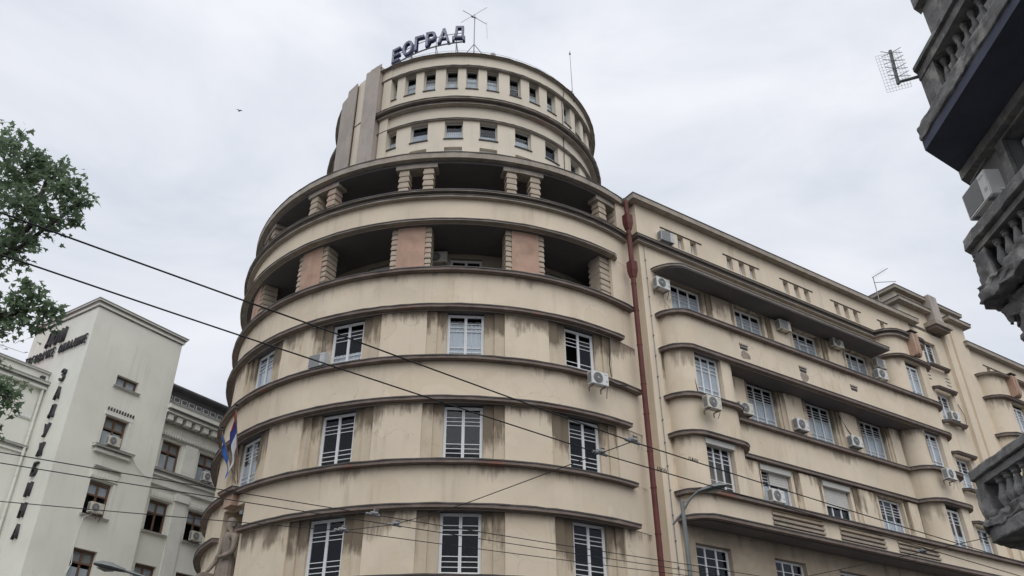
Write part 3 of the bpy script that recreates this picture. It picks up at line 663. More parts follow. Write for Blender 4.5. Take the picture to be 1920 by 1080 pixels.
q = MB(); q.box(29.5, 31.15, 9.5, 11.45, 0, 27.6, W); q.build('pilaster', 'plaster_cream', B)
q = MB(); q.box(24.6, 28.6, 6.0, 11.19, 26.4, 28.5, W); q.build('attic_block', 'drum_plaster', B)
q = MB(); q.box(28.6, 31.3, 6.0, 11.2, 27.4, 28.5, W); q.build('attic_block', 'drum_plaster', B)
ledge(wpath([(24.6, 6.0), (24.6, 11.2), (27.2, 11.2), (27.2, 10.9)]), 28.80, .34, .28, 'ledge_pale')
ledge(wpath([(24.6, 6.0), (24.6, 11.22), (27.3, 11.22), (27.3, 10.9)]), 27.88, .42, .28, 'ledge_pale')
ledge(wpath([(28.75, 10.9), (28.75, 11.2), (31.25, 11.2), (31.25, 6.0)]), 28.80, .32, .26, 'ledge_pale')
ledge(wpath([(29.5, 10.9), (29.5, 11.45), (31.15, 11.45), (31.15, 6.0)]), 27.88, .42, .28, 'ledge_pale')
q = MB(); q.box(27.5, 28.35, 10.9, 11.75, 26.9, 28.9, W); q.build('pylon', 'grey_concrete', B)
q = MB(); q.box(26.95, 28.8, 11.2, 12.0, 26.55, 26.85, W); po = q.build('pylon_bracket', 'ledge_pale', B)
q = MB(); q.box(27.1, 28.65, 11.2, 11.85, 26.38, 26.55, W); q.build('pylon_bracket', 'ledge_render', B)
# pink key blocks on the bay cornices
for uc in (22.75, 33.2):
    pr = [(0, 23.0), (.06, 22.88), (.16, 22.82), (.26, 22.83), (.35, 22.90), (.40, 23.03), (.42, 23.2), (.42, 24.22), (0, 24.33)]
    q = MB(); vs = []
    for u in (uc - .29, uc + .29): vs += [W(u, OB + d + .01, z + .02) for d, z in pr]
    n = len(pr); q.add(vs, [tuple(range(n)), tuple(range(n, 2 * n))[::-1]] + [(i, (i + 1) % n, n + (i + 1) % n, n + i) for i in range(n)]); ko = q.build('key_block', 'pink_stone', B)
    q = MB(); q.box(uc - .33, uc + .33, OB, OB + .47, 24.37, 24.42, W); q.build('cap', 'flashing', ko)
    q = MB(); q.box(uc - .06, uc + .06, OB + .40, OB + .455, 22.95, 24.2, W); q.build('ridge', 'pink_stone', ko)
# ------------------------------------------------------------------ far section of the wing
at3 = [(33.0, 33.42), (33.9, 34.32), (34.8, 35.2)]
mb = MB(); wallgrid(mb, W, 31.15, 48, 0, 26.3, OW, [(a, b, 24.62, 25.4) for a, b in at3] + [(37.5, 39.5, 20.3, 22.4), (37.5, 39.5, 16.2, 18.3)], .3); mb.build('wing_wall', 'plaster_cream', B)
for a, b in at3: place_window('watt', WM((a + b) / 2, OW - .22, 24.7), B)
for z in (20.3, 16.24): place_window('wtop', WM(38.5, OW - .2, z), B)
q = MB(); q.box(32.6, 35.6, OW - .01, OW + .045, 25.42, 25.46, W); q.build('drip_edge', 'flashing', B)
ledge(wpath([(31.15, 10.9), (31.15, OW), (48, OW)]), zI, .40, .33, 'ledge_pale', name='cornice')
ledge(wpath(b3), zH, .34, .12, 'ledge_pale')
# ================================================================== STATUE IN ITS NICHE
PC = -47.3
ring_wall('niche_back', 10.35, 6.0, 11.6, NI0 - 3, NI1 + 3, 'statue_stone', 0.2)
q = MB(); q.hexa([Cz(NI0 - .6, 10.2, 6), Cz(NI0 + .02, 10.2, 6), Cz(NI0 + .02, RW - .01, 6), Cz(NI0 - .6, RW - .01, 6)] + [Cz(NI0 - .6, 10.2, 11.5), Cz(NI0 + .02, 10.2, 11.5), Cz(NI0 + .02, RW - .01, 11.5), Cz(NI0 - .6, RW - .01, 11.5)]); q.build('niche_jamb', 'plaster_cream', B)
q = MB(); q.hexa([Cz(NI1 - .02, 10.2, 6), Cz(NI1 + .6, 10.2, 6), Cz(NI1 + .6, RW - .01, 6), Cz(NI1 - .02, RW - .01, 6)] + [Cz(NI1 - .02, 10.2, 11.5), Cz(NI1 + .6, 10.2, 11.5), Cz(NI1 + .6, RW - .01, 11.5), Cz(NI1 - .02, RW - .01, 11.5)]); q.build('niche_jamb', 'plaster_cream', B)
q = MB(); q.sweep(arc(11.46, -49.4, -45.6, 1.5), rect(-.5, 0, 11.44, 11.86)); q.build('niche_corbel', 'pink_stone', B)
ledge(arc(11.36, -50.6, -44.4, 1.5), 12.12, .32, .16)

def skin_mesh(name, joints, edges, m, sub=2):
    me = bpy.data.meshes.new(name + '_cage'); me.from_pydata([j[0] for j in joints], edges, [])
    o = bpy.data.objects.new(name + '_cage', me); COL.objects.link(o)
    md = o.modifiers.new('skin', 'SKIN'); md.use_smooth_shade = True
    for i, j in enumerate(joints):
        r = j[1] if isinstance(j[1], tuple) else (j[1], j[1]); me.skin_vertices[0].data[i].radius = r
    me.skin_vertices[0].data[0].use_root = True
    ss = o.modifiers.new('sub', 'SUBSURF'); ss.levels = sub; ss.render_levels = sub
    bpy.context.view_layer.update(); dg = bpy.context.evaluated_depsgraph_get()
    out = bpy.data.meshes.new_from_object(o.evaluated_get(dg)); out.name = name
    bpy.data.objects.remove(o); out.materials.clear(); out.materials.append(MATS[m])
    out.polygons.foreach_set('use_smooth', [True] * len(out.polygons)); return out
# local: x right seen from the street, -y towards the street, z up; figure 3.55 m
J = [((0.00, 0, 1.90), (.30, .22)), ((0.0, -.02, 2.20), (.27, .20)), ((0.0, -.04, 2.55), (.36, .25)), ((0.0, -.02, 2.86), (.30, .19)), ((0.0, -.02, 3.02), (.115, .115)),
     ((-.02, -.06, 3.12), (.13, .14)), ((-.03, -.09, 3.25), (.165, .20)), ((-.03, -.06, 3.42), (.17, .19)), ((-.03, -.05, 3.52), (.11, .13)),
     # right arm (image left) down to the block
     ((-.40, -.02, 2.80), (.15, .15)), ((-.56, -.06, 2.38), (.125, .125)), ((-.66, -.12, 2.10), (.105, .105)), ((-.72, -.32, 1.74), (.085, .085)), ((-.74, -.42, 1.60), (.075, .06)),
     # left arm bent across the waist
     ((.40, -.02, 2.80), (.15, .15)), ((.56, -.06, 2.40), (.125, .125)), ((.56, -.16, 2.12), (.11, .11)), ((.22, -.36, 2.02), (.085, .085)), ((.06, -.40, 2.00), (.07, .06)),
     # legs
     ((-.20, 0, 1.62), (.21, .21)), ((-.24, -.06, .95), (.135, .145)), ((-.25, 0, .62), (.125, .13)), ((-.25, .04, .16), (.075, .08)), ((-.27, -.22, .06), (.09, .05)),
     ((.20, 0, 1.62), (.21, .21)), ((.22, .0, .95), (.135, .145)), ((.22, .05, .62), (.125, .13)), ((.22, .08, .16), (.075, .08)), ((.25, -.18, .06), (.09, .05))]
ED = [(0, 1), (1, 2), (2, 3), (3, 4), (4, 5), (5, 6), (6, 7), (7, 8), (3, 9), (9, 10), (10, 11), (11, 12), (12, 13), (3, 14), (14, 15), (15, 16), (16, 17), (17, 18), (0, 19), (19, 20), (20, 21), (21, 22), (22, 23), (0, 24), (24, 25), (25, 26), (26, 27), (27, 28)]
SM = CM(PC + .2, 11.1, 7.45)
st = thing('statue', Cz(PC + .2, 11.05, 7.1), 'weathered stone statue of a bare-chested man in a kilt standing in the facade niche', 'statue')
put('figure', skin_mesh('figure', J, ED, 'statue_stone'), st, SM)
# face, hair and fingers
f_ = MB()
f_.add([(-.03, -.285, 3.235), (-.075, -.215, 3.21), (.015, -.215, 3.21), (-.03, -.215, 3.33)], [(0, 1, 2), (0, 2, 3), (0, 3, 1), (1, 3, 2)])
f_.lathe([(.01, -.02), (.035, -.01), (.035, .01), (.01, .02)], 8, Matrix.Translation((-.095, -.205, 3.30))).lathe([(.01, -.02), (.035, -.01), (.035, .01), (.01, .02)], 8, Matrix.Translation((.035, -.205, 3.30)))
f_.box(-.085, .025, -.232, -.19, 3.135, 3.15).box(-.12, .06, -.225, -.17, 3.345, 3.37)
for s in (-1, 1): f_.lathe([(.005, -.06), (.04, -.03), (.045, .03), (.005, .07)], 8, Matrix.Translation((-.03 + s * .175, -.03, 3.27)))
f_.build('face', 'statue_stone', st, SM, True)
hr = MB(); hr.lathe([(.01, .30), (.11, .27), (.17, .19), (.195, .10), (.19, .0), (.15, -.10)], 14, Matrix.Translation((-.03, -.02, 3.32)) @ Matrix.Rotation(rad(14), 4, 'X')); hr.build('hair', 'statue_stone', st, SM, True)
fg = MB()
for i in range(4): fg.path([(-.80 + .04 * i, -.44, 1.60), (-.81 + .042 * i, -.54, 1.575 - .004 * abs(i - 1)), (-.815 + .043 * i, -.60 - .01 * (i in (1, 2)), 1.535)], .021)
fg.path([(-.70, -.42, 1.60), (-.64, -.48, 1.58), (-.645, -.53, 1.56)], .021); fg.build('hand', 'statue_stone', st, SM, True)
fg = MB()
for i in range(4): fg.path([(.06, -.40, 2.06 - .038 * i), (-.03, -.46, 2.055 - .038 * i), (-.09 - .01 * (i in (1, 2)), -.44, 2.05 - .038 * i)], .02)
fg.path([(.08, -.42, 2.05), (.05, -.45, 2.13), (.03, -.45, 2.16)], .02); fg.build('hand', 'statue_stone', st, SM, True)
# kilt with pleats
k_ = MB(); n = 40; rows = [(2.06, .335, .25), (1.7, .40, .32), (1.05, .44, .36)]
vs = []
for (z, rx, ry) in rows:
    for i in range(n):
        t = 2 * pi * i / n; w = 1 + (.05 if z < 1.9 else 0.01) * sin(i * pi * .8 + .3)
        vs.append((rx * w * cos(t), ry * w * sin(t) + .0, z - .05 * (cos(t) > .3 and z < 1.2)))
k_.add(vs, [(a * n + i, a * n + (i + 1) % n, (a + 1) * n + (i + 1) % n, (a + 1) * n + i) for a in (0, 1) for i in range(n)]); k_.build('kilt', 'statue_stone', st, SM, True)
bl = MB(); bl.box(-1.12, -.5, -.72, -.05, -.35, 1.46).box(-1.05, -.56, -.66, -.1, 1.46, 1.54); bl.build('anvil_block', 'statue_stone', st, SM)
bl = MB(); bl.box(-.7, .7, -.5, .45, -.55, .02); bl.build('plinth', 'statue_stone', st, SM)

# ================================================================== FLAGS
def flag(base, top, parts, label, group=None):
    t = thing('flag', base, label, 'flag', group); b = Vector(base); tp = Vector(top); d = (b - tp)
    m = MB(); m.tube(b, tp, .028, .022); m.build('pole', 'brown_wood', t)
    m = MB(); m.lathe([(.01, -.06), (.07, 0), (.06, .04), (.02, .1), (.09, .14), (.005, .2)], 8, Matrix.Translation(tp)); m.build('finial', 'dark_metal', t)
    dn = d.normalized(); tan = Vector((cos(rad(-46)), sin(rad(-46)), 0)); out = Vector((sin(rad(-46)), -cos(rad(-46)), 0))
    L_ = d.length; s_off = .10
    for (s0, s1, m_, dr0, dr1, sh) in parts:
        c = MB(); n, k = 10, 6; vs = []
        for i in range(n + 1):
            s = s0 + (s1 - s0) * i / n
            for j in range(k + 1):
                f = j / k; dr = dr0 + (dr1 - dr0) * i / n
                P = tp + dn * (s * L_) + Vector((0, 0, -1)) * (dr * f) + tan * (sh * f + .05 * sin(f * 7 + s * 5)) + out * (.04 + .09 * sin(s * 16 + f * 5) * f)
                vs.append(P)
        fs = [(i * (k + 1) + j, (i + 1) * (k + 1) + j, (i + 1) * (k + 1) + j + 1, i * (k + 1) + j + 1) for i in range(n) for j in range(k)]
        c.add(vs, fs); c.build('cloth', m_, t, smooth=True)
flag(Cz(-43.6, 11.55, 12.2), Cz(-45.2, 12.0, 15.30), [(.05, .15, 'flag_red', .35, .55, -.10), (.15, .34, 'flag_blue', .55, .95, -.16), (.34, .54, 'flag_white', .95, 1.0, -.16)], 'red blue and white flag hanging from the taller pole above the statue')
flag(Cz(-44.2, 11.58, 12.2), Cz(-49.6, 12.05, 14.60), [(.05, .55, 'flag_city', .55, .95, .22)], 'plain blue flag hanging from the shorter pole above the statue')

# ================================================================== AIR CONDITIONERS
def ac_meshes():
    w, h, d = .82, .56, .30
    c = MB(); c.box(-w / 2, w / 2, -d, 0, 0, h); me = c.mesh('casing', 'ac_white')
    bm = bmesh.new(); bm.from_mesh(me); bmesh.ops.bevel(bm, geom=bm.edges[:], offset=.018, segments=2, affect='EDGES'); bm.to_mesh(me); bm.free()
    g_ = MB(); R = .225; Mx = Matrix.Translation((-.10, -d - .004, h / 2)) @ Matrix.Rotation(rad(90), 4, 'X')
    g_.lathe([(R, -.004), (R, .008), (R - .02, .012), (.0 + .01, .004)], 24, Mx)
    gr = g_.mesh('fan_grille', 'ac_grille', True)
    rg = MB()
    for rr in (.06, .10, .14, .18, .215): rg.path([Mx @ Vector((rr * cos(2 * pi * i / 20), rr * sin(2 * pi * i / 20), .020)) for i in range(21)], .0045, 4)
    for i in range(8): rg.tube(Mx @ Vector((.03 * cos(i * pi / 4), .03 * sin(i * pi / 4), .02)), Mx @ Vector((.215 * cos(i * pi / 4), .215 * sin(i * pi / 4), .02)), .0045, n=4)
    rg.lathe([(.045, .012), (.045, .028), (.01, .034)], 12, Mx)
    rm = rg.mesh('guard', 'ac_blade')
    sl = MB()
    for i in range(9): sl.box(-w / 2 - .006, -w / 2 + .004, -d + .04 + i * .025, -d + .052 + i * .025, .06, h - .06)
    sm_ = sl.mesh('side_vent', 'ac_grille')
    tg = MB(); tg.box(.19, .36, -d - .003, -d + .01, h - .12, h - .08).box(.26, .36, -d - .003, -d + .01, .14, .22); tm = tg.mesh('name_plate', 'ac_blade')
    br = MB()
    br.box(-.02, .02, -d - .02, .12, -.04, 0).box(-.02, .02, .08, .12, -.2, -.04)
    bm_ = br.mesh('bracket', 'steel')
    return me, gr, rm, sm_, tm, bm_
ACM = ac_meshes()
rgr = MB()
for i in range(15): rgr.box(-.36, .16, -.312, -.302, .06 + i * .031, .075 + i * .031)
RGR = rgr.mesh('fan_grille', 'ac_blade')
rgb = MB().box(-.365, .165, -.304, -.298, .05, .53).mesh('louvre_back', 'ac_grille')
ACN = [0]
def ac(M, label, scale=1.0, group='air conditioner units on the facades', louvre=False, hose=None):
    M = M @ Matrix.Scale(scale, 4) @ Matrix.Rotation(rad(random.uniform(-2.5, 2.5)), 4, 'Z')
    t = thing('air_conditioner', M.translation, label, 'air conditioner', group)
    c = put('casing', ACM[0], t, M); c.material_slots[0].link = 'OBJECT'; c.material_slots[0].material = MATS[random.choice(('ac_white', 'ac_white', 'ac_cream', 'ac_grey'))]; 
    if louvre: g_ = put('fan_grille', RGR, t, M); put('louvre_back', rgb, g_, M)
    else: g_ = put('fan_grille', ACM[1], t, M); put('guard', ACM[2], g_, M)
    sd = 1 if hose is None or hose > 0 else -1; rr = random.Random(ACN[0]); ACN[0] += 1; hm = MB(); x = .42 * sd; y0 = -.12; pts = [Vector((x - .03 * sd, y0, .12)), Vector((x + .05 * sd, y0 + .02, .08)), Vector((x + .08 * sd, y0 + .1, -.05)), Vector((x + .05 * sd + rr.uniform(-.06, .06), .05, -.22 - rr.uniform(0, .2)))]
    if hose: pts += [Vector((x + .1 * sd + rr.uniform(-.05, .05), .1, -.2 + hose if hose > 0 else hose)), ]
    hm.path([M @ q for q in pts], .014, 5); hm.build('hose', rr.choice(('ac_white', 'wire_black', 'ac_blade')), t)
    put('side_vent', ACM[3], t, M); put('name_plate', ACM[4], t, M); put('bracket', ACM[5], t, M @ Matrix.Translation((-.28, 0, 0))); put('bracket', ACM[5], t, M @ Matrix.Translation((.28, 0, 0)))
    return t
ac(CM(31.9, RW + .44, 15.48), 'white air conditioner hung on the tower ledge below the open window')
ac(CM(-25.6, RW + .02, 16.24), 'pale air conditioner standing on the tower ledge beside a left window', louvre=True)
ac(CM(-2.8, 9.05, 21.85), 'white air conditioner under the ceiling of the tower loggia')
ac(WM(3.98, OW + .12, 21.50), 'white air conditioner left of the wing top floor windows near the drainpipe')
ac(WM(4.95, OB + .36, 15.36), 'white air conditioner hung below the tall window of the first rounded bay')
ac(WM(8.32, OW + .14, 16.30), 'white air conditioner tucked beside the first bay on the recessed floor')
ac(WM(12.10, OW + .16, 16.34), 'white air conditioner left of the second recessed window on the wing')
ac(WM(16.15, OW + .16, 16.34), 'white air conditioner left of the third recessed window on the wing')
ac(WM(12.30, OW + .16, 21.78), 'white air conditioner between second and third top floor windows of the wing', louvre=True)
ac(WM(16.55, OW + .16, 22.0), 'white air conditioner between third and fourth top floor windows of the wing')
ac(WM(20.1, OW + .18, 21.72), 'upper of two stacked air conditioners beside the far bay', louvre=True)
ac(WM(19.98, OW + .18, 21.02), 'lower of two stacked air conditioners beside the far bay')
ac(WM(21.95, OB + .36, 15.42), 'white air conditioner hung below the window of the far rounded bay')
ac(WM(9.35, OW + .20, 12.42), 'white air conditioner in front of the half shuttered wing window')
ac(WM(4.72, OW + .06, 24.44), 'grey air conditioner on the cornice by the small attic openings', louvre=True)
ac(WM(26.75, 11.28, 20.16), 'white air conditioner on the sill of a stair window')

for pts in ([W(4.55, OB - .12, 18.15), W(4.62, OB - .06, 17.5), W(4.68, OB - .02, 16.8), W(4.72, OB + .02, 16.3)], [W(21.55, OB + .03, 18.1), W(21.58, OB + .03, 17.2), W(21.62, OB + .03, 16.5), W(21.75, OB + .28, 16.3)],
            [W(11.9, OW + .1, 17.9), W(12.0, OW + .1, 17.3), W(12.0, OW + .14, 16.9)], [W(15.6, OW + .1, 18.0), W(16.0, OW + .15, 17.3), W(16.3, OW + .2, 16.9)], [W(8.2, OW + .1, 13.9), W(8.35, OW + .1, 13.4), W(8.3, OW + .1, 12.7)],
            [Cz(38.2, RW + .03, 18.2), Cz(38.0, RW + .05, 17.6), Cz(37.6, RW + .05, 17.0), Cz(37.9, RW + .05, 16.4)], [Cz(36, RW + .34, 16.02), Cz(37.5, RW + .40, 15.9), Cz(39.5, RW + .36, 16.0), Cz(41, RW + .32, 16.1)], [W(28.0, 11.25, 21.6), W(28.3, 11.3, 20.9), W(28.2, 11.3, 20.2), W(27.6, 11.4, 20.15)],
            [W(4.15, OW + .1, 21.35), W(4.25, OW + .1, 21.0), W(4.5, OW + .3, 20.4)]):
    cm = MB(); cm.path(pts, .02, 6); cm.build('cable', 'wire_black' if random.random() < .6 else 'ledge_pale', B)
# ================================================================== ROOF SIGN, ANTENNAS
def glyph(ch, size, ext, off=0.0, shear=0.0, m='sign_blue', bold=0.0):
    cu = bpy.data.curves.new('glyph', 'FONT'); cu.body = ch; cu.size = size; cu.extrude = ext; cu.offset = off + bold; cu.align_x = 'CENTER'; cu.shear = shear
    cu.resolution_u = 3
    o = bpy.data.objects.new('glyph', cu); COL.objects.link(o); bpy.context.view_layer.update(); dg = bpy.context.evaluated_depsgraph_get()
    me = bpy.data.meshes.new_from_object(o.evaluated_get(dg)); bpy.data.objects.remove(o); me.materials.clear(); me.materials.append(MATS[m])
    xs = [v.co.x for v in me.vertices]; ys = [v.co.y for v in me.vertices]
    return me, (min(xs), max(xs), min(ys), max(ys))
def fit(me, bb, w, h):   # scale a glyph to w x h, standing in local xz with its foot at 0
    cx = (bb[0] + bb[1]) / 2; sx = w / (bb[1] - bb[0]); sy = h / (bb[3] - bb[2])
    for v in me.vertices:
        x, y, z = v.co; v.co = ((x - cx) * sx, -z, (y - bb[2]) * sy)
    me.update(); return me
sg = thing('rooftop_sign', Cz(-15, 7.6, 36.7), 'blue neon letters of a curved rooftop sign on the drum', 'sign')
RSf = lambda ph: 7.60 + .0172 * (max(ph, -44) + 9)
ZS = 37.62
for ch, ph in (('Б', -54.0), ('Е', -31.2), ('О', -24.2), ('Г', -18.2), ('Р', -12.6), ('А', -6.7), ('Д', -.4)):
    RS = RSf(ph) - (.5 if ch == 'Б' else 0)
    w = {'Г': .56, 'Е': .55, 'Р': .60, 'О': .70}.get(ch, .72); h = 1.16
    me, bb = glyph(ch, 1.2, .11, bold=.028); fit(me, bb, w, h); M = CM(ph, RS, ZS - (1.0 if ch == 'Б' else 0)); lo_ = put('letter', me, sg, M)
    me, bb = glyph(ch, 1.2, .012, m='neon_white', bold=.012); fit(me, bb, w * .92, h * .92)
    # tube line: outline of the glyph as thin pipes
    cu = bpy.data.curves.new('t', 'FONT'); cu.body = ch; cu.size = 1.2; cu.fill_mode = 'NONE'; cu.bevel_depth = .016; cu.bevel_resolution = 0; cu.resolution_u = 3; cu.align_x = 'CENTER'; cu.offset = -.012
    oo = bpy.data.objects.new('t', cu); COL.objects.link(oo); bpy.context.view_layer.update()
    mt = bpy.data.meshes.new_from_object(oo.evaluated_get(bpy.context.evaluated_depsgraph_get())); bpy.data.objects.remove(oo)
    cx = (bb[0] + bb[1]) / 2; sx = w * .86 / (bb[1] - bb[0]); sy = h * .90 / (bb[3] - bb[2])
    for v in mt.vertices:
        x, y, z = v.co; v.co = ((x - cx) * sx, -.125 - z, (y - bb[2]) * sy + h * .05)
    mt.materials.clear(); mt.materials.append(MATS['neon_white']); put('neon_tube', mt, lo_, M)
fr_ = MB()
for z, k in ((ZS - .05, 0), (ZS + .82, -.13)): fr_.path([Cz(-36 + i * 1.5, RSf(-36 + i * 1.5) + k, z) for i in range(26)], .045 if k == 0 else .022)
for ph in (-34, -22.8, -10.5, -1.5):
    r = RSf(ph) - .13
    fr_.tube(Cz(ph, r, 36.35), Cz(ph, r, ZS + .9), .022).tube(Cz(ph + 1.6, r - .3, 36.35), Cz(ph, r, ZS + .2), .018).tube(Cz(ph + 1.0, r + .12, 36.4), Cz(ph, r + .12, ZS), .018)
fr_.build('frame', 'steel', sg)
rl = thing('roof_rail', Cz(0, 7.6, 36.76), 'thin wire rail running round the edge of the drum roof', 'railing')
m = MB(); m.path([Cz(-30 + i * 3, 7.85, 36.78) for i in range(60)], .010, 5); m.build('rail', 'steel', rl)
for i in range(20): m = MB(); m.tube(Cz(-30 + i * 9, 7.85, 36.5), Cz(-30 + i * 9, 7.85, 36.78), .010, n=5); m.build('post', 'steel', rl)
an = thing('roof_antenna', Cz(6.0, 7.2, 36.6), 'roof antenna on a tripod with crossed rods beside the sign', 'antenna')
b = Vector(Cz(6.0, 7.75, 36.40)); m = MB(); m.tube(b, b + Vector((0, 0, 3.45)), .032, .026)
for a in (0, 180, 90): m.tube(b + Vector((.62 * cos(rad(a)), .62 * sin(rad(a)), 0.0)), b + Vector((0, 0, 1.05)), .024)
m.build('tripod', 'steel', an)
m = MB(); c_ = b + Vector((-.12, -.1, 3.2)); m.tube(c_ + Vector((-.55, -.2, .28)), c_ + Vector((.78, .2, -.40)), .017).tube(c_ + Vector((.80, .2, 1.0)), c_ + Vector((-.62, -.2, -.72)), .013).tube(b + Vector((.68, .1, 3.0)), b + Vector((.72, .1, 1.6)), .009)
m.tube(c_ - Vector((.08, 0, 0)), c_ + Vector((.2, .1, 0)), .04); m.build('rods', 'steel', an)
an = thing('lightning_rod', Cz(54, 7.4, 36.6), 'slim lightning rod with a small cap on the right edge of the drum roof', 'lightning rod')
b = Vector(Cz(55.5, 7.85, 36.3)); m = MB(); m.tube(b, b + Vector((-.02, 0, 3.9)), .024, .014).lathe([(.01, 0), (.06, .03), (.06, .12), (.02, .16), (.02, .3)], 8, Matrix.Translation(b + Vector((-.02, 0, 3.8)))); m.build('rod', 'steel', an)
m = MB(); m.tube(b - Vector((.06, 0, .1)), b + Vector((-.06, 0, .75)), .045).tube(b + Vector((.06, 0, -.1)), b + Vector((.06, 0, .55)), .03); m.build('clamp', 'dark_metal', an)
dv = thing('roof_dish', Cz(14, 7.2, 36.7), 'small pale floodlight housing on the drum roof edge', 'floodlight')
m = MB(); m.lathe([(.02, -.12), (.14, -.06), (.16, .08), (.04, .16)], 10, Matrix.Translation(Cz(14.0, 7.7, 36.8))); m.build('housing', 'ac_white', dv)
m = MB(); m.tube(Cz(15.6, 7.7, 36.45), Cz(15.6, 7.7, 36.8), .04); m.build('stem', 'steel', dv)
an = thing('wing_antenna', W(23.2, 10.6, 26.4), 'bent two-armed television antenna on the wing roof', 'antenna')
m = MB(); m.tube(W(23.2, 10.9, 26.4), W(23.2, 10.9, 29.15), .028); m.build('mast', 'steel', an)
m = MB(); m.tube(W(23.1, 10.9, 29.1), W(25.0, 11.0, 30.4), .024).tube(W(23.15, 10.9, 28.75), W(25.75, 10.9, 29.72), .022)
for i in range(8):
    c_ = Vector(W(23.2 + .22 * i, 10.9, 29.17 + .15 * i)); m.tube(c_ + Vector((-.2, -.3, 0)), c_ + Vector((.2, .3, 0)), .004, n=4)
m.build('arms', 'steel', an)

# ================================================================== GREY BUILDING ON THE LEFT
G = thing('grey_building', (LC[0], LC[1], 0), 'pale grey plastered building with a tall blank tower and brown windows', 'building')
lh = [(2.03, 3.36, 20.59, 21.21), (2.0, 3.36, 17.2, 18.88), (2.07, 3.35, 13.70, 15.46), (2.14, 3.42, 10.4, 12.08), (2.14, 3.42, 6.9, 8.6)]
m = MB(); wallgrid(m, LRf, 0, 5.45, 0, 24.55, 0, lh, .3)
m.add([LRf(5.45, 0, 0), LRf(5.45, -9, 0), LRf(5.45, -9, 24.55), LRf(5.45, 0, 24.55)], [(0, 1, 2, 3)])
m.build('tower_wall', 'grey_plaster', G)
m = MB(); m.add([LLf(0, 0, 0), LLf(6.0, 0, 0), LLf(6.0, 0, 24.55), LLf(0, 0, 24.55)], [(0, 1, 2, 3)]).add([LLf(6.0, 0, 0), LRf(5.45, -6, 0), LRf(5.45, -6, 24.55), LLf(6.0, 0, 24.55)], [(0, 1, 2, 3)]); m.build('tower_wall', 'grey_plaster', G)
m = MB(); m.box(0.3, 5.2, -5.7, -1.0, 0, 24.0, LRf); m.build('inner_core', 'inner_dark', G)
m = MB(); m.prism([Lp(0, 0), Lp(5.45, 0), Lp(5.45, -6), Lp(0, -6)], 24.45, 24.55); m.build('tower_roof', 'slate', G)
cp = [LLf(6.0, 0, 0)[:2], Lp(0, 0), Lp(5.45, 0), Lp(5.45, -6)]
ledge(cp, 24.92, .22, .16, 'grey_trim', G, name='cornice'); ledge(cp, 24.72, .12, .2, 'grey_trim', G, name='cornice')
for (a, b_, z0, z1), key, cu in zip(lh, ('lsm', 'lw', 'lw', 'lw', 'lw'), ((0.1, 0.9), (0.05, 0.55), None, (0.05, 0.5), None)):  # curtains added in lower panes to stand in for glass reflections
    wo = place_window(key, LRM((a + b_) / 2, -.2, z0 + .02), G, cu)
    if key == 'lw':
        q = MB(); q.box(a + .05, b_ - .05, -.315, -.30, z0 + 1.06, z1 - .02, LRf); q.build('roller_blind', 'curtain' if z0 < 17 and z0 > 12.5 else 'shutter', wo)
    if z0 < 17 or key == 'lsm': ledge([Lp(a - .12, 0), Lp(b_ + .16, 0)], z0, .14, .1, 'grey_trim', G, name='sill')
ledge([Lp(1.65, 0), Lp(3.95, 0)], 17.20, .36, .12, 'grey_trim', G, name='sill'); ledge([Lp(1.8, 0), Lp(3.8, 0)], 17.05, .22, .22, 'grey_trim', G, name='sill')
def frieze(u0, u1, z0, z1, o, hood=True):
    m = MB(); m.box(u0, u1, o - .01, o + .07, z0, z1, LRf); fo = m.build('frieze', 'grey_trim', G)
    m = MB(); n = 8
    for i in range(n):
        x = u0 + (i + .5) * (u1 - u0) / n; m.box(x - .06, x + .06, o + .06, o + .11, z0 + .1, z0 + .3, LRf); m.box(x - .1, x + .1, o + .06, o + .09, z0 + .02, z0 + .07, LRf)
    m.build('ornament', 'grey_trim', fo)
    if hood: ledge([Lp(u0 + .05, o), Lp(u1 + .05, o)], z1 + .22, .2, .08, 'grey_trim', G, name='hood')
frieze(1.98, 3.52, 15.52, 15.95, 0)
m = MB(); m.box(1.9, 3.55, -.01, .06, 18.9, 19.12, LRf); m.build('hood', 'grey_trim', G)
m = MB()
for i in range(10): m.box(1.98 + i * .165, 2.03 + i * .165, -.01, .10, 19.16, 19.32, LRf)
m.build('dentil', 'letter_bronze', G)
for (a, b_, z0, z1) in lh[1:3]:
    m = MB(); m.box(b_ + .002, b_ + .16, -.01, .05, z0, z1, LRf); m.build('jamb', 'grey_trim', G)
# right-hand block, set back half a metre
OB2 = -.5; bh = []
for z0, z1 in ((17.26, 18.92), (13.85, 15.55), (10.45, 12.16), (6.9, 8.6)):
    for a in (5.94, 8.48, 11.0): bh.append((a, a + 1.28, z0, z1))
m = MB(); wallgrid(m, LRf, 5.45, 16, 0, 20.7, OB2, bh, .3); m.build('block_wall', 'grey_plaster', G)
m = MB(); m.box(5.5, 16, OB2 - 6, OB2 - 1.0, 0, 20.5, LRf); m.build('inner_core', 'inner_dark', G)
for i, (a, b_, z0, z1) in enumerate(bh):
    wo = place_window('lw', LRM((a + b_) / 2, OB2 - .2, z0 + .01), G, (0.05, 0.55) if z0 > 17 else None)  # top-row curtains added in place of reflections on the lower panes
    q = MB(); q.box(a + .05, b_ - .05, OB2 - .315, OB2 - .30, z0 + 1.06, z1 - .02, LRf); q.build('roller_blind', 'shutter' if z0 > 17 else 'curtain', wo)
    if z0 < 17: ledge([Lp(a - .12, OB2), Lp(b_ + .14, OB2)], z0 - .01, .16, .1, 'grey_trim', G, name='sill')
    if 13 < z0 < 15: frieze(a - .06, b_ + .08, z1 + .04, z1 + .42, OB2, hood=False)
bpth = [Lp(5.45, OB2), Lp(16, OB2)]
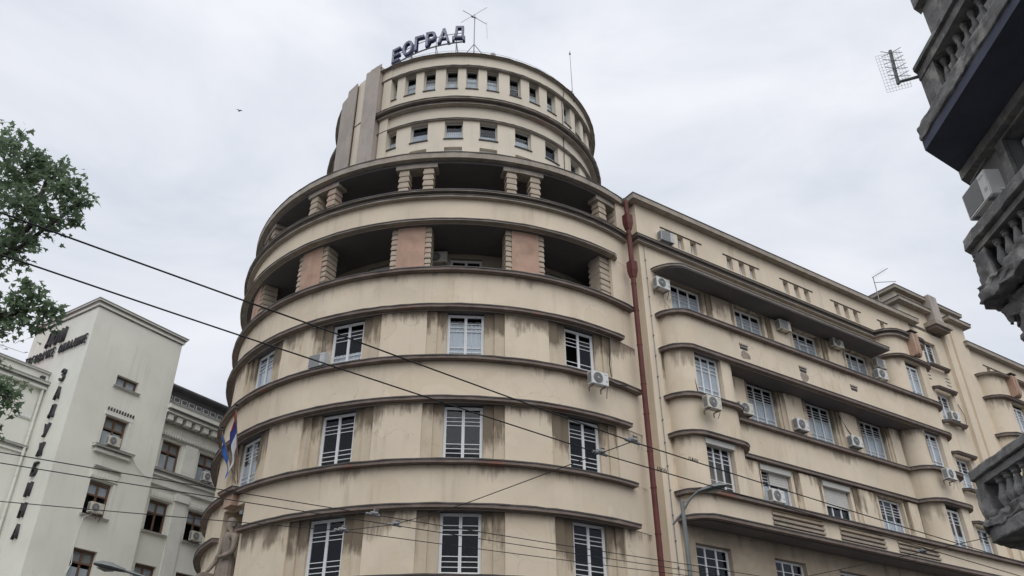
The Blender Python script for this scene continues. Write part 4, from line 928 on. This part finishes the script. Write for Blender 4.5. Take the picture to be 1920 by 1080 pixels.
ledge(bpth, 17.22, .26, .12, 'grey_trim', G); ledge(bpth, 17.02, .16, .2, 'grey_trim', G); ledge(bpth, 16.35, .12, .1, 'grey_trim', G)
ledge(bpth, 19.14, .14, .08, 'grey_trim', G)
m = MB()
for i in range(60): m.box(5.5 + i * .17, 5.6 + i * .17, OB2 - .01, OB2 + .13, 19.16, 19.32, LRf)
dn = m.build('dentil_course', 'grey_trim', G); dn['kind'] = 'stuff'
m = MB(); m.box(5.45, 16, OB2 - .01, OB2 + .02, 19.15, 19.33, LRf); m.build('dentil_ground', 'letter_bronze', G)
for i in range(14):
    m = MB(); x = 5.62 + i * .62; m.box(x, x + .34, OB2 - .01, OB2 + .48, 19.92, 20.24, LRf); m.build('modillion', 'grey_trim', G)
ledge(bpth, 20.44, .62, .16, 'grey_trim', G, name='cornice'); ledge(bpth, 20.82, .74, .3, 'grey_trim', G, name='cornice'); ledge(bpth, 19.86, .1, .08, 'grey_trim', G)
m = MB(); m.box(5.45, 16, OB2 - .3, OB2 + .02, 20.7, 21.2, LRf); m.build('attic_wall', 'grey_plaster', G)
ledge(bpth, 21.22, .1, .06, 'grey_trim', G)
m = MB(); m.box(5.45, 16, OB2 - .5, OB2 - .08, 21.2, 21.95, LRf); m.build('attic_band', 'slate', G)
for i in range(9):
    x = 5.55 + i * .52; m = MB(); m.box(x, x + .40, OB2 - .1, OB2 - .04, 21.28, 21.56, LRf); wo = m.build('attic_window', 'white_paint', G)
    m = MB(); m.box(x + .04, x + .36, OB2 - .05, OB2 - .035, 21.31, 21.53, LRf); m.build('pane', 'slate', wo)
ledge(bpth, 22.08, .45, .14, 'slate', G, name='eaves')
m = MB(); m.add([LRf(5.45, OB2 + .4, 22.05), LRf(16, OB2 + .4, 22.05), LRf(16, OB2 - 6, 23.4), LRf(5.45, OB2 - 6, 23.4)], [(0, 1, 2, 3)]); m.build('roof', 'slate', G)
for a in (7.42, 9.96):
    m = MB(); m.box(a, a + .86, OB2 - .01, OB2 + .10, 17.25, 19.05, LRf); po = m.build('pilaster', 'grey_trim', G)
    m = MB(); m.box(a - .06, a + .92, OB2 - .01, OB2 + .16, 17.25, 17.62, LRf); m.build('pilaster_base', 'grey_trim', po)
    m = MB(); m.box(a + .02, a + .84, OB2 - .01, OB2 + .08, 0, 16.1, LRf); po = m.build('pilaster', 'grey_trim', G)
    m = MB(); m.box(a - .02, a + .88, OB2 - .01, OB2 + .2, 15.75, 16.15, LRf); m.build('capital', 'grey_trim', po)
# low range on the far left
OL = -3.0; lp = [Lp(-18, OL), Lp(-.02, OL)]
m = MB(); wallgrid(m, LRf, -18, 0, 0, 20.9, OL, [(-4.2, -2.8, 13.2, 16), (-7.2, -5.8, 13.2, 16), (-4.2, -2.8, 17.6, 19.0)], .3); m.build('range_wall', 'grey_plaster', G)
m = MB(); m.box(-18, -.2, OL - 6, OL - 1, 0, 20.8, LRf); m.build('inner_core', 'inner_dark', G)
for (x, z) in ((-3.5, 13.3), (-6.5, 13.3)): place_window('lw', LRM(x, OL - .2, z + .2), G)
m = MB(); m.box(-18, -.03, OL - .4, OL + .06, 20.5, 21.1, LRf); m.build('range_parapet', 'grey_plaster', G)
ledge(lp, 21.26, .2, .14, 'grey_trim', G, name='cornice'); ledge(lp, 20.62, .42, .16, 'grey_trim', G, name='cornice'); ledge(lp, 20.40, .28, .2, 'grey_trim', G, name='cornice'); ledge(lp, 17.1, .22, .12, 'grey_trim', G); ledge(lp, 16.9, .12, .2, 'grey_trim', G)
m = MB(); m.tube(LRf(-.16, OL + .14, 0.2), LRf(-.16, OL + .14, 20.2), .07, n=10); po = m.build('drainpipe', 'grey_trim', G, smooth=True)
for z in (19.3, 17.6, 15.5, 13.4, 11.4): m = MB(); m.tube(LRf(-.16, OL + .14, z), LRf(-.16, OL + .14, z + .06), .085, n=10); m.build('pipe_collar', 'grey_trim', po)
m = MB(); m.box(-1.05, -.25, OL - .01, OL + .05, 18.45, 19.75, LRf); m.build('wall_panel', 'grey_trim', G)
for i in range(4): m = MB(); m.box(-1.0 + i * .18, -.87 + i * .18, OL + .04, OL + .09, 18.5, 18.62, LRf); m.build('tile', 'white_paint', G)
m = MB(); m.add([LRf(-18, OL + .05, 21.12), LRf(-.05, OL + .05, 21.12), LRf(-.05, OL - 6, 22.3), LRf(-18, OL - 6, 22.3)], [(0, 1, 2, 3)]); m.build('tiled_roof', 'red_tile', G)
m = MB(); m.box(-.5, -.28, OL + .1, OL + .3, 20.64, 20.86, LRf); m.build('vent_stub', 'dark_metal', G)
# cables
m = MB(); m.path([LRf(3.9, .1, 17.12), LRf(4.3, .06, 16.75), LRf(4.8, .05, 16.45), LRf(5.3, .05, 16.35)], .02); m.build('cable', 'grey_trim', G)
m = MB(); m.path([LRf(2.45, .25, 13.72), LRf(2.15, .1, 13.5), LRf(2.08, .06, 12.1), LRf(2.2, .05, 11.3), LRf(2.05, .05, 10.8)], .02); m.build('cable', 'white_paint', G)
# wall lettering
LM = MATS['letter_bronze']
def wall_letter(ch, a, z, w, h, parent, sh=.12, ex=.07):
    me, bb = glyph(ch, 1.0, ex, shear=sh, m='letter_bronze', bold=.004); fit(me, bb, w, h)
    me.materials.clear(); me.materials.append(LM); put('letter', me, parent, LLM(a, .08, z))
sgn = thing('wall_sign', LLf(3.36, .05, 23.0), 'two lines of dark raised capitals at the top of the grey tower', 'sign')
for ch, a in zip('ДОМ', (4.0, 3.36, 2.72)): wall_letter(ch, a, 23.06, .46, .88, sgn)
txt = 'ТРГОВАЧКЕ ОМЛАДИНЕ'; pitch = 5.8 / len(txt)
for i, ch in enumerate(txt):
    if ch != ' ': wall_letter(ch, 6.0 - .05 - (i + .5) * pitch, 22.3 , pitch * .72, .55, sgn, ex=.035)
sgn = thing('vertical_sign', LLf(1.45, .05, 12.0), 'single column of dark raised letters running down the grey tower', 'sign')
for i, ch in enumerate('ЗАДУЖБИНА'): wall_letter(ch, 1.46 - .01 * i, 20.36 - i * 1.025, .40, .70, sgn)
ac(LRM(2.52, .26, 17.22), 'white air conditioner on the bracketed sill of the grey tower', .86)
ac(LRM(2.52, .22, 13.74), 'white air conditioner on the second window sill of the grey tower', .9)
ac(LRM(9.05, OB2 + .2, 17.26), 'white air conditioner on the upper sill beside the round tower', .9)
ac(LRM(9.05, OB2 + .2, 13.86), 'white air conditioner on the lower sill beside the round tower', .9)

# ================================================================== OLD DARK BUILDING ON THE RIGHT
O = thing('old_building', (8.6, 12.29, 0), 'dark old building with balustraded balconies at the right edge', 'building')
XA, YA = 8.6, 12.29; DBx, DBy = 0.821, 0.571
def RA(a, o, z): return (XA - o, YA - a, z)
def RAM(a, o, z): return mframe(RA(a, o, z), (0, -1), (-1, 0))
def RB_(a, o, z): return (XA + DBx * a - DBy * o, YA + DBy * a + DBx * o, z)
rh = [(1.32, 2.62, 8.9, 11.3), (4.2, 5.5, 8.9, 11.3), (7.2, 8.5, 8.9, 11.3), (1.3, 2.5, 4.95, 7.4), (4.2, 5.5, 4.95, 7.4)]
m = MB(); wallgrid(m, RA, 0, 24, 0, 13.0, 0, rh, .35); m.build('street_wall', 'old_plaster', O)
m = MB(); m.add([RB_(0, 0, 0), RB_(18, 0, 0), RB_(18, 0, 13), RB_(0, 0, 13)], [(0, 1, 2, 3)]); m.build('side_wall', 'old_plaster', O)
m = MB(); m.add([RB_(18, 0, 0), (30, -11.7, 0), (30, -11.7, 13), RB_(18, 0, 13)], [(0, 1, 2, 3)]).add([(8.6, -11.7, 0), (30, -11.7, 0), (30, -11.7, 13), (8.6, -11.7, 13)], [(0, 1, 2, 3)]); m.build('rear_wall', 'old_plaster', O)
m = MB(); m.prism([(8.65, 12.2), (8.65, -11.7), (30, -11.7), RB_(18, 0, 0)[:2]], 12.9, 13.0); m.build('roof', 'slate', O)
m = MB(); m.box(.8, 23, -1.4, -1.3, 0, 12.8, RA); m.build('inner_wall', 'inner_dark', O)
for (a, b_, z0, z1) in rh:
    place_window('rb', RAM((a + b_) / 2, -.22, z0 + .02), O, (0.02, .5))
    m = MB(); m.box(a - .22, a, -.01, .08, z0, z1 + .2, RA).box(b_, b_ + .22, -.01, .08, z0, z1 + .2, RA).box(a, b_, -.01, .08, z1, z1 + .2, RA); m.build('window_surround', 'old_stone', O)
# sloped side of anything on facade A is cut flush with the side face: skew the far end
def RAs(a, o, z): return (XA - o, YA - a - (DBy / DBx) * o * max(0.0, 1 - a / 3.0), z)
def rbox(a0, a1, o0, o1, z0, z1, name, mt, parent=O):
    m = MB(); vs = []; n = max(1, int((a1 - a0) / 1.5))
    for i in range(n): m.box(a0 + (a1 - a0) * i / n, a0 + (a1 - a0) * (i + 1) / n, o0, o1, z0, z1, RAs)
    return m.build(name, mt, parent)
from mathutils import noise as mnoise
def rough(o, amp, cuts, seed=0):      # eroded masonry: broken edges from layered noise
    me = o.data; bm = bmesh.new(); bm.from_mesh(me); bmesh.ops.remove_doubles(bm, verts=bm.verts, dist=.001)
    bmesh.ops.subdivide_edges(bm, edges=bm.edges[:], cuts=cuts, use_grid_fill=True); off = Vector((seed * 3.7, seed * 1.3, seed * 2.1))
    for v in bm.verts:
        q = v.co + off; n1 = mnoise.noise_vector(q * 2.3); n2 = mnoise.noise_vector(q * 7.0); n3 = mnoise.noise_vector(q * 17.0)
        v.co += n1 * amp * 1.6 + n2 * amp * 1.3 + n3 * amp * .6
    bm.to_mesh(me); bm.free(); me.polygons.foreach_set('use_smooth', [True] * len(me.polygons)); me.update()
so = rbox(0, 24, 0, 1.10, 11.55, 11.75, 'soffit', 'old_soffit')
c = rbox(0, 24, 0, 1.14, 11.76, 12.05, 'cornice', 'old_stone'); rough(c, .02, 9, 1)
rbox(0, 24, 0, .8, 12.06, 12.3, 'cornice', 'old_stone')
rbox(0, 24, 0, .22, 11.35, 11.54, 'bed_mould', 'old_stone')
# roof balustrade
rbox(0, 24, 0, .46, 12.31, 12.95, 'balustrade_base', 'old_stone'); rbox(0, 24, .02, .42, 13.78, 13.98, 'handrail', 'old_stone'); rbox(-.02, 24, -.02, .5, 13.99, 14.08, 'handrail', 'old_stone')
rbox(0.02, .62, .03, .40, 12.96, 13.77, 'post', 'old_stone'); rbox(6.6, 7.2, .03, .40, 12.96, 13.77, 'post', 'old_stone')
BAL = [(.05, 0), (.075, .02), (.075, .07), (.045, .11), (.085, .25), (.092, .34), (.05, .55), (.035, .66), (.06, .70), (.06, .76), (.075, .78), (.075, .82)]
bm_ = MB().lathe(BAL, 10).mesh('baluster', 'old_stone', True)
for i in range(20): put('baluster', bm_, O, Matrix.Translation(RA(.86 + i * .285, .20, 12.95)))
# attic storey above
rbox(.35, 24, -1.2, -.25, 12.95, 16.3, 'attic_wall', 'old_stone'); c = rbox(.25, 24, -.3, -.08, 16.0, 16.3, 'attic_cornice', 'old_stone')
rbox(.3, 24, -.3, -.14, 14.6, 14.8, 'attic_cornice', 'old_stone'); c = rbox(.6, 24, -1.6, -.45, 16.3, 18.2, 'attic_wall', 'old_stone')
# upper balcony
c = rbox(.0, 6.2, 0, .95, 9.42, 9.62, 'balcony_rail', 'old_stone'); rough(c, .008, 9, 21); rbox(.06, 6.2, 0.05, .85, 9.30, 9.41, 'balcony_rail', 'old_stone')
c = rbox(.04, .55, .1, .82, 8.72, 9.29, 'balcony_post', 'old_stone'); rough(c, .03, 9, 3)
c = rbox(.0, 6.2, 0, .92, 8.42, 8.72, 'balcony_slab', 'old_stone'); rough(c, .055, 12, 4)
c = rbox(.15, 6.2, 0, .62, 8.15, 8.42, 'balcony_slab', 'old_stone'); rough(c, .07, 12, 5)
b2m = MB().lathe([(r, z * .70) for r, z in BAL], 10).mesh('baluster', 'old_stone', True)
for i in range(16): put('baluster', b2m, O, Matrix.Translation(RAs(.80 + i * .31, .70, 8.72)))
for i in range(3):
    c = rbox(.5 + i * 2.4, .9 + i * 2.4, 0, .6, 7.6, 8.2, 'bracket', 'old_stone'); rough(c, .05, 8, 6 + i)
# lower corner balcony, wrapping round the corner
def ring2(p):
    c = Vector((XA - p, YA + .5225 * p)); n = 16
    return [(c.x + DBx * 5.0 * (1 - i / n), c.y + DBy * 5.0 * (1 - i / n)) for i in range(n)] + [(c.x, c.y)] + [(c.x, c.y - 7.0 * (i + 1) / n) for i in range(n)]
def rsweep(p, d0, d1, z0, z1, name, mt, amp=0, seed=0):
    m = MB(); m.sweep(ring2(p), rect(d0, d1, z0, z1)); o = m.build(name, mt, O)
    if amp: rough(o, amp, 5, seed)
    return o
def ring_pts(p, step, a0=.45):
    out = []
    c = Vector((XA - p, YA + .5225 * p)); x = a0
    while x < 6.5: out.append((c.x, c.y - x)); x += step
    x = a0
    while x < 4.5: out.append((c.x + DBx * x, c.y + DBy * x)); x += step
    return out
rsweep(1.25, -.30, .04, 5.88, 6.02, 'balcony_rail', 'old_stone', .008, 14); rsweep(1.25, -.26, -.02, 5.76, 5.875, 'balcony_rail', 'old_stone', .006, 15)
rsweep(1.25, -1.3, .0, 4.90, 5.10, 'balcony_slab', 'old_stone', .012, 11); rsweep(1.25, -.30, .03, 5.09, 5.26, 'balcony_slab', 'old_stone', .05, 12)
m = MB(); cxy = (XA - 1.10, YA + .5225 * 1.10); m.box(cxy[0] - .13, cxy[0] + .15, cxy[1] - .15, cxy[1] + .13, 5.24, 5.77); c = m.build('balcony_post', 'old_stone', O); rough(c, .02, 8, 16)
b3m = MB().lathe([(r * 1.15, z * .64) for r, z in BAL], 12).mesh('baluster', 'old_stone', True)
for (x, y) in ring_pts(1.12, .23): put('baluster', b3m, O, Matrix.Translation((x, y, 5.24)))
m = MB(); m.path([(XA - .06, YA - .9, 11.5), (XA - .05, YA - .8, 11.38), (XA - .4, YA - .62, 10.9)], .018); m.build('cable', 'old_stone', O)
ac(RAM(1.02, .38, 10.06), 'large white air conditioner on the wall of the old dark building', .95, louvre=True)
# panel antenna on the roof corner
pa = thing('panel_antenna', (8.3, 12.0, 13.9), 'grid panel television antenna reaching out from the old roof balustrade', 'antenna')
m = MB(); m.tube((8.35, 12.0, 13.95), (7.72, 12.0, 13.74), .035, .03); m.build('arm', 'pole_grey', pa)
m = MB(); m.tube((7.74, 12.0, 13.70), (7.79, 11.98, 14.62), .035); m.build('spine', 'pole_grey', pa)
ux = Vector((.53, .0, .17)); uz = Vector((-.02, -.02, 1.0)); c0 = Vector((7.50, 12.06, 13.52))
m = MB()
for i in range(13): m.tube(c0 + uz * (i / 12), c0 + uz * (i / 12) + ux, .0035, n=4)
for j in range(9): m.tube(c0 + ux * (j / 8), c0 + ux * (j / 8) + uz, .0035, n=4)
m.build('mesh_reflector', 'neon_white', pa)
m = MB()
for i in range(4):
    c1 = Vector((7.755, 11.93, 13.84 + .22 * i))
    for s in (-1, 1):
        for dz in (.07, -.07): m.tube(c1, c1 + Vector((s * .22, -.03, s * .06 + dz)), .007, n=5)
m.build('whiskers', 'pole_grey', pa)

# ================================================================== OVERHEAD WIRES
def wire(name, pts, r, label, extra=None):
    t = thing(name, pts[0], label, 'wire', 'overhead wires'); m = MB(); out = []
    for a, b_ in zip(pts, pts[1:]):
        a = Vector(a); b_ = Vector(b_); n = 10; L_ = (b_ - a).length
        for i in range(n):
            f = i / n; out.append(a.lerp(b_, f) - Vector((0, 0, 4 * f * (1 - f) * .0012 * L_)))
    out.append(Vector(pts[-1])); m.path(out, r, 6); m.build('cable', 'wire_black', t); return t
ZW = 5.8
wire('trolley_wire', [(-12.0, -1.3, ZW), (-4.28, 5.56, ZW), (-2.0, 7.6, ZW), (1.65, 10.91, ZW), (7.24, 15.36, ZW), (18, 23.6, ZW)], .0085, 'uppermost thick black trolley wire crossing the sky from the tree to the wing')
wire('trolley_wire', [(-12.6, -1.0, ZW), (-4.36, 6.41, ZW), (-2.92, 7.72, ZW), (1.24, 11.36, ZW), (5.57, 14.75, ZW), (17, 23.7, ZW)], .0085, 'second thick black trolley wire, just below the uppermost one')
wire('trolley_wire', [(-16, 5.4, ZW), (-7.23, 11.15, ZW), (-2.43, 14.28, ZW), (3.81, 18.13, ZW), (16, 25.6, ZW)], .0075, 'thin black wire passing in front of the statue head, third from the top')
wire('trolley_wire', [(-16, 5.9, ZW), (-7.46, 11.58, ZW), (-2.14, 14.95, ZW), (3.7, 18.55, ZW), (16, 26.1, ZW)], .0075, 'thin black wire low over the round front, fourth from the top')
wire('trolley_wire', [(-16, 10.4, ZW), (-8.42, 13.39, ZW), (-3.16, 15.27, ZW), (3.74, 19.02, ZW), (16, 26.6, ZW)], .0075, 'lowest thin black wire crossing the grey building and the round front')
wire('span_wire', [(-3.16, 15.27, ZW), (-2.14, 14.9, ZW), (-.83, 13.71, ZW), (1.24, 11.36, ZW), (1.65, 10.91, ZW)], .007, 'slanting span wire tying the upper and lower trolley wires together')
wire('span_wire', [(5.6, 20.4, ZW), (7.57, 18.0, ZW), (8.27, 17.13, ZW), (9.9, 14.9, ZW), (10.2, 14.0, ZW)], .007, 'short span wire below the old balcony at the lower right')
for (x, y, lab) in ((1.65, 10.91, 'wire clamp on the uppermost trolley wire beside the red drainpipe'), (1.24, 11.36, 'wire clamp on the second trolley wire in front of the right tower window'), (-2.43, 14.28, 'wire clamp on the third wire below the central tower windows'), (-2.14, 14.93, 'wire clamp on the fourth wire below the central tower windows'), (-3.16, 15.27, 'pale insulator where the slanting span wire starts'), (8.27, 17.13, 'wire clamp on the short span wire under the old balcony')):
    t = thing('wire_clamp', (x, y, ZW), lab, 'wire clamp', 'clamps on the overhead wires'); d_ = Vector((.75, .62, 0)).normalized(); c_ = Vector((x, y, ZW))
    m = MB(); m.tube(c_ - d_ * .14, c_ + d_ * .14, .022).tube(c_ - d_ * .05 + Vector((0, 0, .02)), c_ + d_ * .08 + Vector((0, 0, .03)), .035); m.build('bar', 'insulator', t)
    m = MB(); m.tube(c_, c_ + Vector((.02, 0, .10)), .022, .012).tube(c_ + Vector((.02, 0, .08)), c_ + d_ * .1 + Vector((0, 0, .09)), .012); m.build('hook', 'steel', t)
for (x, y, lab) in ((2.25, 12.13, 'small black spiked strip on the second wire right of the drainpipe'), (2.65, 11.72, 'small black spiked strip on the uppermost wire left of the bay')):
    t = thing('wire_spikes', (x, y, ZW), lab, 'spikes'); d_ = Vector((.77, .64, 0)).normalized(); c_ = Vector((x, y, ZW)); m = MB()
    for i in range(7): m.tube(c_ + d_ * (.035 * i - .11), c_ + d_ * (.035 * i - .11 + (.02 if i < 3 else -.02)) + Vector((0, 0, .055)), .008, .004, n=5)
    m.build('comb', 'wire_black', t)

# ================================================================== STREET LAMPS
def cobra(name, base, top, head_dir, label, arm=1.1, rise=.55, hs=1.0):
    t = thing(name, base, label, 'street lamp', 'street lamps'); b_ = Vector(base); tp = Vector(top); hd = Vector((*head_dir, 0)).normalized()
    m = MB(); m.tube(b_, tp, .10, .065, 12); m.build('pole', 'pole_grey', t, smooth=True)
    pts = [tp - hd * .35 + Vector((0, 0, -.75)), tp + hd * .0 + Vector((0, 0, -.38)), tp + hd * arm * .4 + Vector((0, 0, -.06)), tp + hd * arm * .75 + Vector((0, 0, .12)), tp + hd * arm + Vector((0, 0, .2))]
    m = MB(); m.path(pts, .035, 8); m.tube(tp - Vector((0, 0, .12)), tp + hd * arm * .5 + Vector((0, 0, -.02)), .014); m.build('arm', 'pole_grey', t, smooth=True)
    e = tp + hd * arm + Vector((0, 0, .2)); sd = Vector((-hd.y, hd.x, 0)); m = MB(); L_ = .78 * hs; secs = [(0, .07, .05, .04), (.15, .10, .07, .05), (.45, .165, .12, .07), (.75, .16, .11, .07), (1.0, .05, .04, .03)]; vs = []
    n = 10
    for (f, w, up, dn_) in secs:
        for i in range(n):
            a = 2 * pi * i / n; vs.append(e + hd * (f * L_) + sd * (w * hs * cos(a)) + Vector((0, 0, (up if sin(a) > 0 else dn_) * hs * sin(a) + .12 * f * hs)))
    k = len(secs); m.add(vs, [(j * n + i, j * n + (i + 1) % n, (j + 1) * n + (i + 1) % n, (j + 1) * n + i) for j in range(k - 1) for i in range(n)] + [tuple(range(n)), tuple(range((k - 1) * n, k * n))]); ho = m.build('head', 'pole_grey', t, smooth=True)
    m = MB(); c_ = e + hd * (.62 * L_) + Vector((0, 0, .02 * hs)); m.add([c_ + hd * (.28 * L_ * cos(2 * pi * i / 12)) + sd * (.13 * hs * sin(2 * pi * i / 12)) + Vector((0, 0, -.03 + .03 * cos(2 * pi * i / 12))) for i in range(12)] + [c_ + Vector((0, 0, -.085))], [(i, (i + 1) % 12, 12) for i in range(12)]); m.build('lens', 'lamp_lens', ho, smooth=True)
    return t
cobra('street_lamp', (5.26, 25.5, 0), (5.24, 25.5, 9.5), (1.0, -.25), 'grey cobra-head street lamp on a pole in front of the first bay', .52, hs=1.15)
cobra('street_lamp', (-8.59, 22.5, 0), (-8.59, 22.5, 6.42), (-.9, -.43), 'grey street lamp head at the bottom edge before the grey building', 1.5)

# ================================================================== TREE
TR = thing('plane_tree', (-15.0, 16.0, 0), 'broad-leaved green plane tree reaching in from the left edge', 'tree')
rnd = random.Random(11)
limbs = MB()
def limb(pts, r0, r1, n=7):
    k = len(pts) - 1
    for i in range(k): limbs.tube(pts[i], pts[i + 1], r0 + (r1 - r0) * i / k, r0 + (r1 - r0) * (i + 1) / k, n)
limb([(-15, 16, 0), (-15, 16, 3.5), (-14.7, 15.9, 6.5)], .34, .26, 12)
blobs = []   # centre, radius, weight
def blob(c, r, wgt=1.0): blobs.append((Vector(c), r, wgt))
arms = [((-14.7, 15.9, 6.5), (-13.2, 15.4, 9.2), (-11.9, 15.0, 11.3), (-10.75, 15.0, 12.5), (-10.75, 15, 13.8)), ((-14.7, 15.9, 6.5), (-13.2, 15.6, 8.6), (-11.4, 15.2, 10.15), (-10.4, 15.0, 10.3), (-9.75, 15, 10.45)),
        ((-14.7, 15.9, 6.5), (-12.8, 15.2, 7.4), (-11.2, 15.0, 8.1), (-10.1, 15.0, 8.45)), ((-14.7, 15.9, 6.5), (-14.6, 16.2, 10), (-14.2, 16.5, 13), (-13.6, 16.3, 15.5)), ((-14.7, 15.9, 6.5), (-16.6, 16.5, 9.5), (-18, 17, 12)), ((-14.7, 15.9, 6.5), (-15, 17.5, 9.5), (-14.6, 18.8, 12.0)), ((-14.6, 16.2, 10), (-15.2, 14.6, 12), (-15.4, 13.6, 14)), ((-11.9, 15.0, 11.3), (-10.9, 15.1, 12.0), (-9.9, 15.1, 13.2))]
for i, a in enumerate(arms): limb(a, .16 if i != 7 else .06, .035)
for c, r, w in [((-10.9, 15, 13.0), .85, 1.2), ((-11.7, 15.1, 14.2), .8, 1.1), ((-11.95, 15.1, 15.0), .55, .6), ((-11.0, 15, 14.45), .38, .35), ((-10.1, 15, 12.9), .45, .4), ((-10.5, 15, 14.1), .38, .3), ((-10.35, 15, 13.6), .65, .8), ((-9.85, 15, 13.35), .42, .45), ((-11.2, 15.1, 14.0), .6, .7), ((-10.6, 15, 12.55), .6, .7), ((-11.3, 15, 12.0), .7, 1.0), ((-10.75, 14.9, 11.95), .42, .4),
                ((-10.3, 15, 10.3), .50, .42), ((-9.85, 15, 10.55), .42, .30), ((-10.6, 15, 10.5), .5, .45), ((-9.75, 15, 10.1), .36, .25), ((-9.55, 15, 10.45), .30, .2), ((-11.1, 15, 10.25), .6, .6), ((-10.25, 15, 10.85), .34, .22),
                ((-10.1, 15, 8.5), .52, .55), ((-10.5, 15.1, 8.2), .65, .8), ((-10.2, 15, 7.9), .36, .3), ((-11.5, 15, 8.2), .9, .9),
                ((-12.6, 15.3, 12.6), 1.4, 2.2), ((-12.4, 15.4, 10.6), .9, .8), ((-13.6, 16.3, 15.4), 1.6, 2.2), ((-18, 17, 12.2), 2.2, 2.6), ((-14.6, 18.8, 12.4), 1.9, 2.4), ((-15.4, 13.6, 14.2), 1.8, 2.4), ((-16, 16, 15), 2.0, 2.4), ((-16, 15, 10.5), 1.6, 1.4)]: blob(c, r, w)
leaf_shape = [(0, 0), (.18, .02), (.50, -.06), (.36, .16), (.58, .42), (.26, .40), (.16, .62), (0, 1.0), (-.16, .62), (-.26, .40), (-.58, .42), (-.36, .16), (-.50, -.06), (-.18, .02)]
lv = []; lf = []
for c, r, w in blobs:
    nt = int((31 if c.x > -12 else 22) * w)
    for t_ in range(nt):
        while True:
            d_ = Vector((rnd.uniform(-1, 1), rnd.uniform(-1, 1), rnd.uniform(-1, 1)))
            if d_.length <= 1: break
        tip = c + Vector((d_.x * r, d_.y * r, d_.z * r * .95)); root = c + (tip - c) * .25 + Vector((rnd.uniform(-.1, .1), rnd.uniform(-.1, .1), -.12 * r))
        if t_ % 2 == 0: limbs.tube(root, tip, .013, .004, 4)
        for q_ in range(rnd.randint(7, 12)):
            f = rnd.uniform(.35, 1.22); p = root.lerp(tip, f) + Vector((rnd.gauss(0, .075), rnd.gauss(0, .075), rnd.gauss(0, .07))); s = rnd.uniform(.085, .175)
            yaw = rnd.uniform(0, 2 * pi); tilt = rnd.gauss(.55, .45); R_ = Matrix.Rotation(yaw, 3, 'Z') @ Matrix.Rotation(-tilt, 3, 'X') @ Matrix.Rotation(rnd.gauss(0, .35), 3, 'Y')
            k = len(lv)
            for (x, y) in leaf_shape: lv.append(tuple(p + R_ @ Vector((x * s, y * s, .10 * s * (abs(x) * 1.2 - y * y)))))
            lf.append((k, k + 1, k + 2, k + 3, k + 4, k + 5, k + 6, k + 7)); lf.append((k, k + 7, k + 8, k + 9, k + 10, k + 11, k + 12, k + 13))
limbs.build('trunk', 'bark', TR, smooth=True)
me = bpy.data.meshes.new('crown'); me.from_pydata(lv, [], lf); me.materials.append(MATS['leaf']); me.update(); put('crown', me, TR)

# ================================================================== BIRD
bd = thing('bird', (-17.6, 39.8, 39.7), 'tiny dark bird gliding high in the sky left of the tower', 'bird')
M = Matrix.Translation((-17.6, 39.8, 39.75)) @ Matrix.Rotation(rad(20), 4, 'Y') @ Matrix.Rotation(rad(60), 4, 'X')
m = MB(); m.lathe([(.008, -.20), (.03, -.12), (.05, .0), (.035, .12), (.01, .17)], 8, Matrix.Rotation(rad(90), 4, 'X')); m.add([(0, .05, .01), (.10, .05, .04), (.28, -.04, .05), (.12, -.05, .03), (0, -.06, .01)], [(0, 1, 2, 3, 4)]); m.add([(0, .05, .01), (-.10, .05, .04), (-.28, -.04, .05), (-.12, -.05, .03), (0, -.06, .01)], [(4, 3, 2, 1, 0)])
m.build('body', 'wire_black', bd, M)
